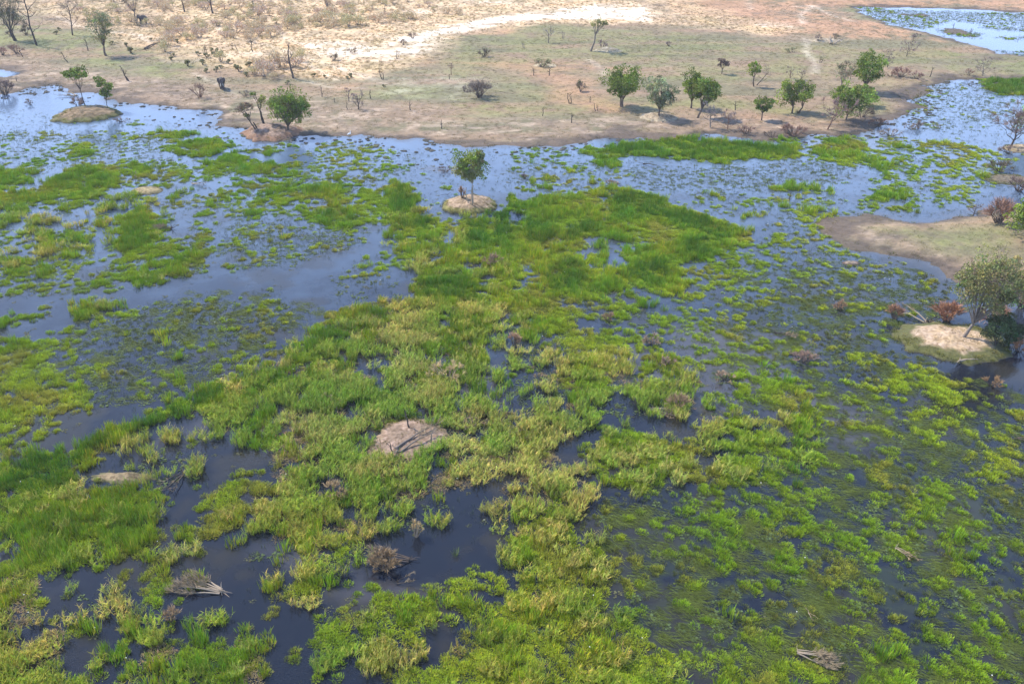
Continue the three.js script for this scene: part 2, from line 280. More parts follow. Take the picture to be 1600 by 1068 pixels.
// an island seen with its middle at (px, py), w pixels wide, d pixels deep on the flat, h metres high
function island(o) {
  const s = perMetre(o.py), [cx, cz] = spot(o.px, o.py), rx = o.w / 2 / s, rz = (spot(o.px, o.py - o.d / 2)[1] - spot(o.px, o.py + o.d / 2)[1]) / -2, seed = o.seed;
  const rim = (a) => 1 + (fbm(Math.cos(a) * 1.3 + 5, Math.sin(a) * 1.3 + 5, seed, 3) - 0.5) * (o.rough ?? 0.5) + (fbm(Math.cos(a) * 5 + 9, Math.sin(a) * 5 + 9, seed + 1, 3) - 0.5) * 0.32;
  const tx = (o.tipX ?? 0) * rx, tz = (o.tipZ ?? 0) * rz;
  const rel = (x, z) => { const a = Math.atan2((z - cz) / rz, (x - cx) / rx); return Math.hypot((x - cx) / rx, (z - cz) / rz) / rim(a); };
  const profile = (q) => (q >= 1 ? -(q - 1) * 1.5 : (o.steep ? Math.pow(Math.max(0, Math.cos(q * 1.5708)), o.steep) : Math.sqrt(Math.max(0, 1 - q * q)) * 0.55 + (1 - q * q) * 0.45)) * o.h;
  const height = (x, z) => { const q0 = rel(x, z); if (q0 > 1.5) return -9; const q = Math.min(1.3, rel(x - tx * (1 - Math.min(1, q0)), z - tz * (1 - Math.min(1, q0)))); return profile(q) + (q < 1 ? ((fbm(x * 0.7, z * 0.7, seed + 3, 4) - 0.5) * 0.55 * Math.min(o.h, 1.2) + (vnoise(x * 3, z * 3, seed + 5) - 0.5) * 0.12) * (1 - q) : 0); };
  const R = 40, A = 110, pos = [0, height(cx, cz), 0], col = [], uv = [0, 0], idx = [];
  const paint = (x, z) => {
    const q = rel(x, z), n = fbm(x * 0.9, z * 0.9, seed + 7, 4), n2 = fbm(x * 3.5, z * 3.5, seed + 9, 3);
    let c = mix3(o.top, o.top2 ?? mix3(o.top, [0.2, 0.16, 0.1], 0.6), sstep(0.38, 0.58, n));
    c = mix3(c, [c[0] * 0.66, c[1] * 0.62, c[2] * 0.56], sstep(0.5, 0.68, fbm(x * 3.1, z * 3.1, seed + 13, 4)));
    c = mix3(c, o.fringe, sstep((o.fringeAt ?? 0.7) - 0.08, (o.fringeAt ?? 0.7) + 0.12, q + (n - 0.5) * 0.3));
    c = mix3(c, [0.05, 0.042, 0.035], sstep(0.95, 1.02, q));
    const k = 0.38 + 0.62 * n2 + 0.3 * vnoise(x * 7, z * 7, seed); col.push(c[0] * k, c[1] * k, c[2] * k);
  };
  paint(cx, cz);
  for (let j = 1; j <= R; j++) for (let i = 0; i < A; i++) {
    const a = i / A * Math.PI * 2, q = j / R * 1.25 * rim(a), x = cx + Math.cos(a) * rx * q, z = cz + Math.sin(a) * rz * q;
    pos.push(x - cx, height(x, z), z - cz); paint(x, z); uv.push((x - cx) / 3, (z - cz) / 3);
    const k = 1 + (j - 1) * A + i, k2 = 1 + (j - 1) * A + (i + 1) % A;
    if (j === 1) idx.push(0, k2, k); else idx.push(k - A, k2 - A, k, k, k2 - A, k2);
  }
  const g = new THREE.BufferGeometry();
  g.setAttribute('position', new THREE.Float32BufferAttribute(pos, 3)); g.setAttribute('color', new THREE.Float32BufferAttribute(col, 3)); g.setAttribute('uv', new THREE.Float32BufferAttribute(uv, 2)); g.setIndex(idx); g.computeVertexNormals();
  const m = shadows(new THREE.Mesh(g, M.soil)); m.name = numbered(o.name); m.position.set(cx, 0, cz);
  tag(m, o.label, o.category ?? 'island', null, 'structure'); scene.add(m);
  islands.push({ cx, cz, r: Math.max(rx, rz) * 1.5, height: (x, z) => (Math.hypot(x - cx, z - cz) < Math.max(rx, rz) * 1.6 ? height(x, z) : -9), rel, fringe: o.grass ?? 0, rx, rz, seed });
}
const PALE = [0.52, 0.385, 0.27];
island({ name: 'island', px: 137, py: 180, w: 94, d: 25, h: 1.5, seed: 11, top: [0.26, 0.18, 0.1], top2: [0.15, 0.11, 0.06], fringe: [0.13, 0.125, 0.04], grass: 0.5, fringeAt: 0.8, label: 'small brown earth island with two slim trees in the far left water' });
island({ name: 'island', px: 426, py: 208, w: 92, d: 26, h: 1.9, seed: 12, top: [0.33, 0.23, 0.17], top2: [0.2, 0.14, 0.1], fringe: [0.26, 0.15, 0.09], grass: 0.15, steep: 0.8, label: 'reddish brown earth bank under the dense green tree at the far shore' });
island({ name: 'island', px: 733, py: 321, w: 88, d: 27, h: 1.5, seed: 13, rough: 0.25, top: [0.42, 0.3, 0.2], top2: [0.28, 0.2, 0.12], fringe: [0.2, 0.18, 0.055], grass: 0.7, fringeAt: 0.82, label: 'round sandy island in open water carrying one leafy tree' });
island({ name: 'island', px: 230, py: 298, w: 48, d: 13, h: 0.45, seed: 14, rough: 0.3, top: [0.33, 0.26, 0.13], fringe: [0.17, 0.14, 0.07], grass: 0.5, label: 'tiny flat round island of brown grass with a leafless twig beside it' });
island({ name: 'island', px: 637, py: 686, w: 126, d: 62, h: 0.55, seed: 15, rough: 0.7, top: [0.38, 0.265, 0.195], top2: [0.25, 0.175, 0.12], fringe: [0.24, 0.17, 0.1], fringeAt: 0.86, grass: 0.55, label: 'bare pinkish mound crossed by fallen branches among the yellow reeds' });
island({ name: 'island', px: 1484, py: 534, w: 172, d: 64, h: 0.95, seed: 16, rough: 0.45, tipX: 0.1, tipZ: -0.1, top: PALE, top2: [0.46, 0.33, 0.2], fringe: [0.1, 0.1, 0.028], fringeAt: 0.6, grass: 1, label: 'sandy island with a grassy fringe under the leaning tree at the right' });
island({ name: 'island', px: 188, py: 746, w: 92, d: 22, h: 0.3, seed: 17, rough: 0.9, top: [0.27, 0.2, 0.11], top2: [0.15, 0.115, 0.06], fringe: [0.12, 0.11, 0.05], grass: 0.7, label: 'low heap of pale rotting reeds beside the left pool' });
island({ name: 'earth_mound', category: 'mound', px: 950, py: 82, w: 46, d: 7, h: 1.6, seed: 18, top: [0.42, 0.37, 0.27], fringe: [0.36, 0.31, 0.2], label: 'low pale mound at the foot of the tall sparse tree on the plain' });
island({ name: 'earth_mound', category: 'mound', px: 1290, py: 66, w: 62, d: 6, h: 1.2, seed: 19, top: [0.5, 0.41, 0.29], fringe: [0.4, 0.33, 0.22], label: 'pale mound under a white fallen trunk near the lagoon' });
island({ name: 'earth_mound', category: 'mound', px: 1030, py: 186, w: 66, d: 16, h: 1.3, seed: 20, top: [0.44, 0.34, 0.23], fringe: [0.37, 0.3, 0.2], label: 'brown mound below the grey green tree near the shore' });
island({ name: 'earth_mound', category: 'mound', px: 850, py: 105, w: 56, d: 8, h: 0.9, seed: 21, top: [0.52, 0.42, 0.27], fringe: [0.42, 0.37, 0.22], label: 'yellowish mound topped by a low green bush on the plain' });
island({ name: 'earth_mound', category: 'mound', px: 1425, py: 122, w: 76, d: 10, h: 0.8, seed: 22, top: [0.4, 0.31, 0.24], fringe: [0.34, 0.29, 0.19], label: 'low mound heaped with pinkish brush in front of the right inlet' });
island({ name: 'mud_bank', category: 'mud bank', px: 1330, py: 411, w: 30, d: 7, h: 0.28, seed: 23, top: [0.3, 0.22, 0.17], fringe: [0.1, 0.07, 0.05], label: 'small bare mud bank in the water off the right spit' });
island({ name: 'mud_bank', category: 'mud bank', px: 1606, py: 232, w: 70, d: 14, h: 0.5, seed: 24, top: [0.46, 0.35, 0.22], fringe: [0.24, 0.19, 0.11], grass: 0.6, label: 'sandy bank under the brown and green trees at the right edge' });
island({ name: 'mud_bank', category: 'mud bank', px: 1575, py: 280, w: 80, d: 16, h: 0.3, seed: 25, top: [0.16, 0.13, 0.09], fringe: [0.08, 0.08, 0.04], grass: 0.7, label: 'dark muddy bank strewn with brush at the right edge' });

// ------------------------------------------------------------------ marsh plants
function strip(out, rng, bx, bz, yaw, lean, curl, len, w, seg, cb, ct, y0 = 0) {
  // one blade: a tapering strip that leans and curls away from its foot
  const dx = Math.cos(yaw), dz = Math.sin(yaw), sx = -dz, sz = dx; let x = bx, y = y0, z = bz, t = lean; const p = [];
  for (let i = 0; i <= seg; i++) {
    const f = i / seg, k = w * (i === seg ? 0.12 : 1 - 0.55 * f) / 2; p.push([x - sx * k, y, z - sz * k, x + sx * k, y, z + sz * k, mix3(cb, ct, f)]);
    x += dx * Math.sin(t) * len / seg; z += dz * Math.sin(t) * len / seg; y += Math.cos(t) * len / seg; t += curl / seg;
  }
  for (let i = 0; i < seg; i++) {
    const a = p[i], b = p[i + 1], quad = [[a, 0], [a, 3], [b, 3], [a, 0], [b, 3], [b, 0]];
    for (const [q, o] of quad) { out.pos.push(q[o], q[o + 1], q[o + 2]); out.col.push(...q[6]); }
  }
}
function built(out) { const g = new THREE.BufferGeometry(); g.setAttribute('position', new THREE.Float32BufferAttribute(out.pos, 3)); g.setAttribute('color', new THREE.Float32BufferAttribute(out.col, 3)); g.computeVertexNormals(); return g; }
function tuft(seed, n, R, [h0, h1], w, [l0, l1], curl, seg, cb, ct, cu = null, share = 0) {
  const rng = rngOf(seed), out = { pos: [], col: [] };
  for (let i = 0; i < n; i++) {
    const r = R * Math.sqrt(rng()), a = rng() * 6.283, k = 0.75 + 0.5 * rng(), other = cu && rng() < share;
    strip(out, rng, Math.cos(a) * r, Math.sin(a) * r, a + (rng() - 0.5) * 2.6, lerp(l0, l1, rng()) * (0.4 + 0.6 * r / R), curl * (0.4 + rng()), lerp(h0, h1, rng()) * (1 - 0.3 * r / R), w * (0.7 + 0.6 * rng()), seg, (other ? cu : cb).map((c) => c * k), (other ? cu : ct).map((c) => c * k));
  }
  return built(out);
}
function leafyTuft(seed, n, R, [h0, h1], cs, cl, ctop, topShare) {
  const rng = rngOf(seed), out = { pos: [], col: [] };
  for (let i = 0; i < n; i++) {
    const r = R * Math.sqrt(rng()), a = rng() * 6.283, h = lerp(h0, h1, rng()), x = Math.cos(a) * r, z = Math.sin(a) * r, k = 0.6 + 0.7 * rng(), lean = 0.04 + 0.3 * rng(), straw = rng() < topShare, c = straw ? ctop : cl;
    strip(out, rng, x, z, a, lean, 0.15, h, 0.032, 2, cs, straw ? c : cs);
    const m = 3 + (rng() * 4 | 0);
    for (let j = 0; j < m; j++) { const f = 0.25 + 0.75 * (j + rng()) / m; strip(out, rng, x + Math.cos(a) * Math.sin(lean) * h * f, z + Math.sin(a) * Math.sin(lean) * h * f, rng() * 6.283, 0.25 + 0.5 * rng(), 0.9 * rng(), 0.25 + 0.35 * rng(), 0.05, 2, c.map((v) => v * k * 0.9), c.map((v) => v * k * 1.1), h * f * 0.97); }
  }
  return built(out);
}
function pads(seed, n, R, c) {
  const rng = rngOf(seed), out = { pos: [], col: [] };
  for (let i = 0; i < n; i++) {
    const r = R * Math.sqrt(rng()), a = rng() * 6.283, x = Math.cos(a) * r, z = Math.sin(a) * r, s = 0.05 + 0.09 * rng(), y = 0.008 + 0.05 * rng() * rng(), t = (rng() - 0.5) * 0.5, k = 0.6 + 0.8 * rng();
    for (let j = 0; j < 5; j++) { const b = j / 5 * 6.283, d = (j + 1) / 5 * 6.283; for (const [q, e] of [[0, 0], [Math.cos(d), Math.sin(d)], [Math.cos(b), Math.sin(b)]]) { out.pos.push(x + q * s, y + q * s * t + 0.02, z + e * s); out.col.push(c[0] * k, c[1] * k, c[2] * k); } }
  }
  return built(out);
}
function strands(seed, n, R, c) { // weed that lies along the surface, trailing one way
  const rng = rngOf(seed), out = { pos: [], col: [] };
  for (let i = 0; i < n; i++) { const r = R * Math.sqrt(rng()), a = rng() * 6.283, k = 0.5 + rng(); strip(out, rng, Math.cos(a) * r, Math.sin(a) * r, 0.5 + (rng() - 0.5) * 1.1, 1.44 + 0.1 * rng(), 0.18, 0.35 + 0.6 * rng(), 0.035, 2, c.map((v) => v * k), c.map((v) => v * k * 1.15), 0.01 + 0.02 * rng()); }
  return built(out);
}
// where each plant grows: short bright grass mats, tall reeds, leafy yellow reeds, thin sprigs, trailing weed
const mat = new Layer(), reed = new Layer(), leafy = new Layer(), sprig = new Layer(), weed = new Layer();
const wipe = (...t) => [mat, reed, leafy, sprig].forEach((l) => l.fill(0, ...t));
const channel = (w, ...t) => [mat, reed, leafy, sprig].forEach((l) => l.line(0, w, ...t));
const bed = (m, r, l, s, ...t) => { mat.fill(m, ...t); reed.fill(r, ...t); leafy.fill(l, ...t); sprig.fill(s, ...t); };
// far left
bed(0.05, 0, 0, 0.12, '-300,150 400,200 480,225 700,235 1000,225 1300,215 1500,130 1900,130 1900,330 1300,340 1000,320 620,320 0,270 -300,260');
bed(0.3, 0, 0, 0.4, '-100,232 90,228 130,212 240,206 300,214 250,236 170,250 100,262 -100,268');
bed(0.22, 0, 0, 0.5, '-100,205 90,205 120,214 60,226 -100,228');
bed(0.75, 0.25, 0, 0, '225,206 300,203 312,212 262,218 228,214', '92,226 140,222 158,232 146,246 110,246', '250,232 270,222 330,214 370,224 330,244 280,246');
bed(0.85, 0.55, 0, 0, '272,234 292,222 330,218 352,228 340,242 290,248', '-60,262 40,268 70,286 60,300 -60,300');
bed(0.8, 0.5, 0, 0, '360,238 420,228 470,236 480,250 440,268 380,276 330,270 320,256');
bed(0.5, 0.05, 0, 0.3, '480,224 560,222 620,236 640,256 620,280 560,284 480,268 460,250', '430,224 470,218 480,232 460,250 430,250');
// left green block
bed(0.6, 0.2, 0, 0.35, '-300,280 40,270 100,258 170,252 250,246 330,262 440,262 560,280 600,286 640,300 660,330 610,345 560,360 500,352 440,336 380,345 340,360 335,400 320,428 270,440 220,452 150,455 60,462 -300,480');
bed(0.55, 0.45, 0.2, 0, '-300,320 60,326 110,350 100,400 60,430 -300,440', '150,300 220,300 280,330 260,370 200,400 120,390');
bed(0.9, 0.75, 0, 0, '62,290 92,270 140,262 180,270 176,298 130,312 80,310', '0,282 50,280 60,310 0,316', '180,330 240,322 262,350 230,392 180,400 176,360');
bed(0.9, 0.85, 0, 0, '494,328 512,318 530,322 528,348 500,354', '530,332 560,326 562,358 534,360', '606,296 622,284 654,304 652,328 610,332', '480,298 506,294 508,308 482,312');
bed(0.38, 0.05, 0, 0.75, '345,350 440,342 500,356 590,358 598,372 540,392 470,410 400,424 350,420 342,390');
bed(0.95, 0.1, 0, 0, '328,428 350,410 372,420 376,430 340,436', '268,412 290,402 314,412 310,420 280,422', '344,402 360,396 372,404 360,412', '372,408 386,404 390,412 378,416', '420,484 446,480 452,490 430,494', '456,488 476,486 476,498 460,498');
bed(0.85, 0.45, 0.1, 0, '200,432 240,418 280,430 278,446 220,452', '100,466 150,472 190,466 196,500 160,520 120,500');
bed(0.82, 0.2, 0, 0, '-300,490 60,478 84,486 60,508 -300,520', '-300,520 100,530 100,545 -300,560');
bed(0.72, 0.1, 0, 0.1, '-300,556 60,545 96,560 92,590 140,604 138,630 90,655 100,684 60,700 -300,740');
bed(0.33, 0.03, 0, 0.62, '100,520 200,480 330,462 420,470 480,480 470,510 400,550 330,600 220,632 140,640 130,600 96,570');
bed(0.7, 0.1, 0, 0.1, '346,560 372,552 392,544 420,540 440,550 420,575 380,590 350,590');
bed(0.34, 0.03, 0, 0.7, '400,440 460,430 500,452 470,476 410,470', '516,436 560,410 600,398 620,410 620,440 580,456 540,462');
// water lanes through the left block
sprig.fill(0.3, '400,446 450,420 560,380 610,360 616,420 560,470 480,490 400,470');
channel(3.0, '30,296 60,280 96,262', '98,352 140,326 172,306 206,294 262,300 290,288 340,284', '400,250 470,252 520,244');
channel(2.2, '0,400 20,380 40,350 70,330 110,350', '240,302 246,334', '264,366 276,334 264,326', '276,334 290,350 280,372', '345,328 334,366 338,404 322,426', '150,400 170,360 176,340 206,312', '120,440 160,410 170,396', '380,240 430,250 500,222', '300,330 320,300 360,286');
channel(4.0, '0,486 50,474 110,466 150,460 220,458 270,446 330,437 400,430 460,420 520,406 590,380 600,360 600,345');
wipe('418,424 470,412 530,398 580,376 604,366 612,392 580,402 530,424 520,440 536,468 500,482 452,478 430,462 410,446', '0,712 60,694 110,672 150,640 190,652 180,668 60,702 0,722');
// middle green bed
bed(0.88, 0.5, 0.12, 0.1, '600,336 640,326 690,340 760,344 800,320 800,540 700,540 560,530 500,520 500,500 560,476 640,462 660,430 622,402 606,366');
bed(0.92, 0.85, 0, 0, '640,338 690,340 700,360 650,366', '780,320 800,312 800,400 770,380', '720,345 770,350 760,400 730,390', '640,440 720,430 780,450 740,480 660,480', '600,342 640,350 640,372 610,372');
bed(0.92, 0.62, 0, 0.1, '800,306 850,312 900,302 940,292 1000,298 1060,322 1120,338 1166,360 1176,382 1120,396 1090,402 1060,420 1090,450 1060,466 1000,454 960,450 930,470 900,480 900,500 870,520 800,540');
bed(0.95, 0.1, 0, 0, '985,346 1030,340 1060,352 1080,370 1040,378 990,372', '840,470 880,460 900,476 870,486');
bed(0.95, 0.95, 0, 0, '940,298 1000,302 1060,330 1120,344 1160,366 1130,372 1060,350 1000,330 950,318', '820,340 860,350 860,384 820,380', '880,360 920,344 940,350 910,372 880,380', '850,420 910,404 910,450 860,460', '1060,376 1120,372 1120,400 1080,404', '980,420 1030,410 1060,430 1020,446 985,440');
bed(0.7, 0.5, 0, 0, '925,384 950,372 956,420 934,424');
wipe('914,372 930,366 938,374 922,400 918,424 910,420', '944,368 958,372 984,388 980,406 964,414 958,440 950,440 952,400', '990,370 1018,374 1010,388 992,384', '822,424 838,418 848,434 840,442 824,440', '852,466 870,462 876,486 866,486', '916,466 940,462 948,478 924,478', '1006,442 1016,440 1016,452 1006,452', '980,450 1010,462 1050,478 1060,490 1010,474 984,460', '902,504 950,500 960,520 900,530');
channel(1.6, '706,340 700,364 690,386 684,404 666,412', '636,372 660,380', '744,400 740,420 752,440', '800,330 804,350');
bed(0.45, 0.12, 0, 0.3, '800,230 940,236 960,280 900,300 850,306 800,300');
bed(0.06, 0, 0, 0.62, '960,262 1100,262 1240,250 1340,262 1300,290 1180,300 1080,306 1010,296');
bed(0.92, 0.78, 0, 0, '940,232 1000,222 1060,214 1120,220 1190,226 1250,232 1252,246 1170,248 1130,256 1080,250 1020,246 960,244');
bed(0.7, 0.4, 0, 0, '900,226 940,230 960,246 980,262 950,266 930,250', '1200,216 1250,214 1250,224 1210,224');
bed(0.85, 0.45, 0, 0, '1270,222 1300,214 1340,216 1364,230 1350,250 1330,264 1290,252 1266,240', '1352,246 1380,244 1392,256 1384,266 1356,264');
bed(0.55, 0.1, 0, 0.2, '1360,220 1420,214 1500,222 1560,236 1560,290 1480,320 1420,330 1340,326 1370,280 1400,250');
bed(0.7, 0.65, 0, 0, '1200,300 1216,290 1250,290 1260,310 1250,322 1210,320', '1260,290 1300,296 1302,330 1270,326', '1350,300 1400,292 1420,306 1380,316 1350,312', '1160,300 1184,296 1200,310 1170,312');
bed(0.35, 0.15, 0, 0.3, '1060,296 1200,298 1290,300 1330,330 1290,344 1260,340 1200,330 1160,344 1100,326');
bed(0.9, 0.85, 0, 0, '1532,124 1600,118 1900,118 1900,152 1600,148 1570,152 1536,138'); bed(0.5, 0.1, 0, 0.3, '1440,152 1500,148 1520,164 1470,170', '1510,148 1580,154 1600,160 1600,176 1530,172');
bed(0.12, 0, 0, 0.35, '1420,140 1500,128 1530,140 1600,170 1580,190 1500,210 1420,200');
// the far lagoon
bed(0.1, 0, 0, 0.5, '1340,12 1420,16 1600,20 1900,22 1900,48 1600,44 1500,34 1440,30 1400,36'); bed(0.26, 0, 0, 0.6, '1338,10 1380,12 1440,28 1480,34 1440,46 1400,40 1360,26', '1466,46 1500,46 1540,54 1520,60 1480,54', '1560,58 1620,56 1620,60 1570,62', '1536,40 1600,44 1700,50 1700,54 1600,49 1540,45', '1560,78 1640,84 1640,92 1580,86', '1500,18 1620,22 1620,28 1520,24');
// right hand water
bed(0.52, 0.06, 0, 0.2, '1090,404 1180,388 1200,400 1190,440 1200,480 1160,520 1080,540 960,560 900,520 960,480 1050,480 1090,456');
bed(0.32, 0, 0, 0.45, '1180,380 1230,330 1290,350 1310,390 1400,420 1480,440 1470,500 1390,520 1400,560 1300,560 1180,560 1160,520 1200,470');
bed(0.9, 0.1, 0, 0, '1202,372 1220,366 1234,374 1220,380');
bed(0.4, 0.02, 0, 0.35, '1000,540 1160,520 1300,540 1420,570 1500,580 1540,620 1620,600 1900,600 1900,760 1500,760 1400,700 1300,690 1200,680 1100,650 1030,600');
bed(0.7, 0.05, 0, 0.1, '1440,575 1500,572 1516,600 1520,660 1480,690 1430,660 1440,620', '1130,580 1200,570 1260,600 1240,640 1160,640', '1340,590 1400,580 1420,610 1360,630');
wipe('1525,572 1560,570 1620,580 1620,606 1560,602 1520,596', '-300,-1 -299,-1 -299,0');
bed(0.47, 0.04, 0, 0.3, '900,760 1040,720 1200,690 1400,700 1900,740 1900,1200 900,1200 880,960 920,860');
bed(0.68, 0.12, 0.1, 0, '1040,700 1120,660 1200,640 1260,670 1300,700 1250,740 1160,750 1080,760');
bed(0.9, 0.8, 0, 0, '1246,640 1270,632 1278,660 1262,680 1240,700 1234,670', '1220,690 1260,690 1250,712 1222,708');
bed(0.6, 0.06, 0, 0.2, '1050,780 1160,770 1250,780 1300,850 1200,900 1080,860', '1360,800 1480,780 1560,820 1500,900 1380,880');
bed(0.86, 0.22, 0.12, 0.2, '600,1030 700,1000 800,960 900,970 1000,1010 1056,1040 1060,1200 560,1200');
bed(0.68, 0.12, 0, 0, '1120,1040 1240,1020 1300,1060 1280,1200 1100,1200', '1380,1040 1480,1020 1560,1060 1560,1200 1380,1200', '900,850 960,860 966,910 920,920 890,890');
// big reed stand at the left and the belt that closes the pool
bed(0.9, 0.72, 0.15, 0, '-300,760 0,728 60,706 130,696 180,672 182,692 150,712 128,738 120,770 136,800 230,800 262,830 190,880 100,896 40,880 0,840 -300,850');
bed(0.95, 0.95, 0, 0, '20,716 120,694 182,670 184,692 140,716 110,760 90,790 20,780', '190,664 250,634 300,616 350,600 356,620 300,650 240,664 196,682');
bed(0.75, 0.75, 0, 0, '134,764 180,752 250,744 262,770 250,800 150,800');
bed(0.75, 0.2, 0.1, 0.1, '200,880 262,836 330,790 400,770 430,760 420,800 330,840 290,880 230,910');
bed(0.7, 0.05, 0, 0.2, '280,800 330,760 400,720 440,740 430,780 350,810 300,830');
bed(0.85, 0.35, 0.35, 0, '-300,880 30,880 100,920 60,960 -300,970');
// yellow leafy reeds across the middle
bed(0.36, 0.26, 0.66, 0.3, '350,620 420,560 500,524 620,470 800,480 820,560 790,640 800,700 780,740 720,770 640,770 580,830 480,846 400,820 440,770 440,720 360,690 330,660');
bed(0.5, 0.75, 0.3, 0, '350,600 440,550 500,512 600,470 640,480 560,540 560,600 440,600 400,640 356,640', '660,560 700,500 780,490 770,560 690,610', '380,660 420,640 440,700 390,700');
bed(0.5, 0.2, 0.75, 0, '900,560 960,560 980,620 930,640 890,610', '880,640 900,620 940,640 900,680', '780,660 840,640 886,664 876,700 820,730 780,720', '800,740 890,720 930,780 910,860 820,880 780,800', '1000,600 1100,590 1100,640 1010,640');
bed(0.9, 0.4, 0.25, 0, '906,700 960,660 1060,690 1080,740 1000,770 920,760', '860,570 930,550 940,600 890,630');
bed(0.85, 0.25, 0.2, 0, '780,800 880,780 930,820 940,900 860,920 800,880', '800,880 930,880 960,960 800,980');
bed(0.85, 0.2, 0, 0, '860,520 960,500 1000,540 960,560 880,560', '1000,560 1060,550 1060,590 1000,590');
bed(0.15, 0, 0.25, 0.6, '800,560 850,540 900,600 860,640 800,640', '920,620 1010,600 1030,640 960,660', '950,560 1010,570 1010,600 950,600');
wipe('456,560 520,548 540,560 500,566', '560,560 590,548 610,560 596,600 570,596', '420,636 470,646 470,672 420,668', '480,700 496,690 500,720 480,730', '770,500 800,490 806,560 778,600 760,590', '880,700 898,690 900,760 880,740', '905,740 940,760 1000,780 1060,770 1060,790 960,800 905,780', '520,640 540,628 560,640 540,660');
channel(1.2, '470,680 478,720 500,740 540,760', '730,700 740,740 720,770', '780,600 776,640 790,660', '560,650 570,690 580,720 560,740', '600,590 620,560 640,545', '800,740 790,780 780,800', '640,745 700,735 740,720', '900,780 905,820 920,850');
wipe('148,728 182,694 206,680 262,694 300,700 400,708 436,722 430,740 372,740 320,764 290,788 270,790 256,764 210,742 182,736', '470,860 540,826 570,800 640,776 700,780 760,776 800,800 806,850 780,880 720,902 660,910 600,892 560,872 500,880');
bed(0.06, 0, 0.12, 0.32, '200,690 262,680 300,690 330,700 300,720 220,716', '600,790 660,780 690,800 640,830 600,830', '740,790 780,800 780,850 750,830');
// foreground left
wipe('210,1004 260,980 250,950 280,900 270,880 300,856 350,838 400,822 440,836 440,850 410,880 400,900 430,896 520,876 546,880 540,900 440,910 360,960 300,990 230,1020');
bed(0.5, 0.05, 0.1, 0.5, '60,960 150,930 240,900 300,870 260,920 160,950 80,975');
bed(0.9, 0.3, 0, 0, '300,862 330,840 400,822 412,830 340,862 310,876', '250,916 282,898 288,936 256,946');
bed(0.9, 0.55, 0.2, 0, '385,942 470,900 536,890 546,912 480,944 400,966', '84,990 150,976 220,960 220,990 150,1006 96,1010');
bed(0.85, 0.4, 0.2, 0, '390,868 440,850 470,840 560,830 570,846 500,876 430,890');
bed(0.3, 0.1, 0.9, 0, '-300,975 50,985 70,1010 110,1040 104,1200 -300,1200');
bed(0.7, 0.6, 0.35, 0, '206,1010 300,980 330,986 400,990 420,1040 400,1200 200,1200', '150,1020 200,1012 196,1060 160,1066', '250,1010 330,985 390,1010 380,1060 260,1060');
bed(0.9, 0.2, 0.1, 0, '480,960 560,950 660,960 740,970 640,1020 580,1050 500,1040 450,1010');
bed(0.92, 0.3, 0, 0, '680,920 760,890 796,916 780,950 700,962 600,950 570,920 600,905 660,920');
bed(0.88, 0.25, 0.15, 0, '800,950 860,930 960,960 960,1010 800,1000');
channel(1.1, '566,1066 620,1030 690,1000 760,965 800,945', '420,1010 480,1000', '100,1068 110,1020 150,1000');
wipe('424,970 450,962 494,958 496,976 440,982', '424,1010 470,1000 474,1016 430,1030', '100,1020 128,1014 126,1068 104,1068');
weed.fill(0.42, '900,800 1100,760 1250,700 1400,690 1900,700 1900,1200 1060,1200 960,1000').fill(0.35, '1160,420 1300,410 1480,440 1400,560 1540,620 1600,640 1600,700 1300,700 1160,600').fill(0.25, '100,520 330,462 480,480 330,600 140,640').fill(0.7, '1400,680 1500,690 1480,740 1400,740');
bed(0.14, 0, 0.08, 0.4, '150,730 206,680 262,696 330,690 300,760 240,750', '590,800 640,780 700,790 680,830 610,850', '760,790 800,800 800,850 770,840', '400,850 440,840 460,880 400,880', '230,1000 262,960 300,960 320,980 260,1010', '470,880 540,850 550,900 480,905');
bed(0.6, 0.12, 0, 0.3, '890,492 930,460 1000,452 1090,462 1110,496 1010,526 930,524'); bed(0.55, 0.05, 0, 0.3, '1290,366 1330,388 1370,404 1440,426 1480,438 1470,452 1400,436 1330,408 1284,380'); channel(1.0, '985,452 1020,468 1056,486', '905,506 950,512');
mat.done(1.4); reed.done(0.9); leafy.done(1.0); sprig.done(1.2); weed.done(3);

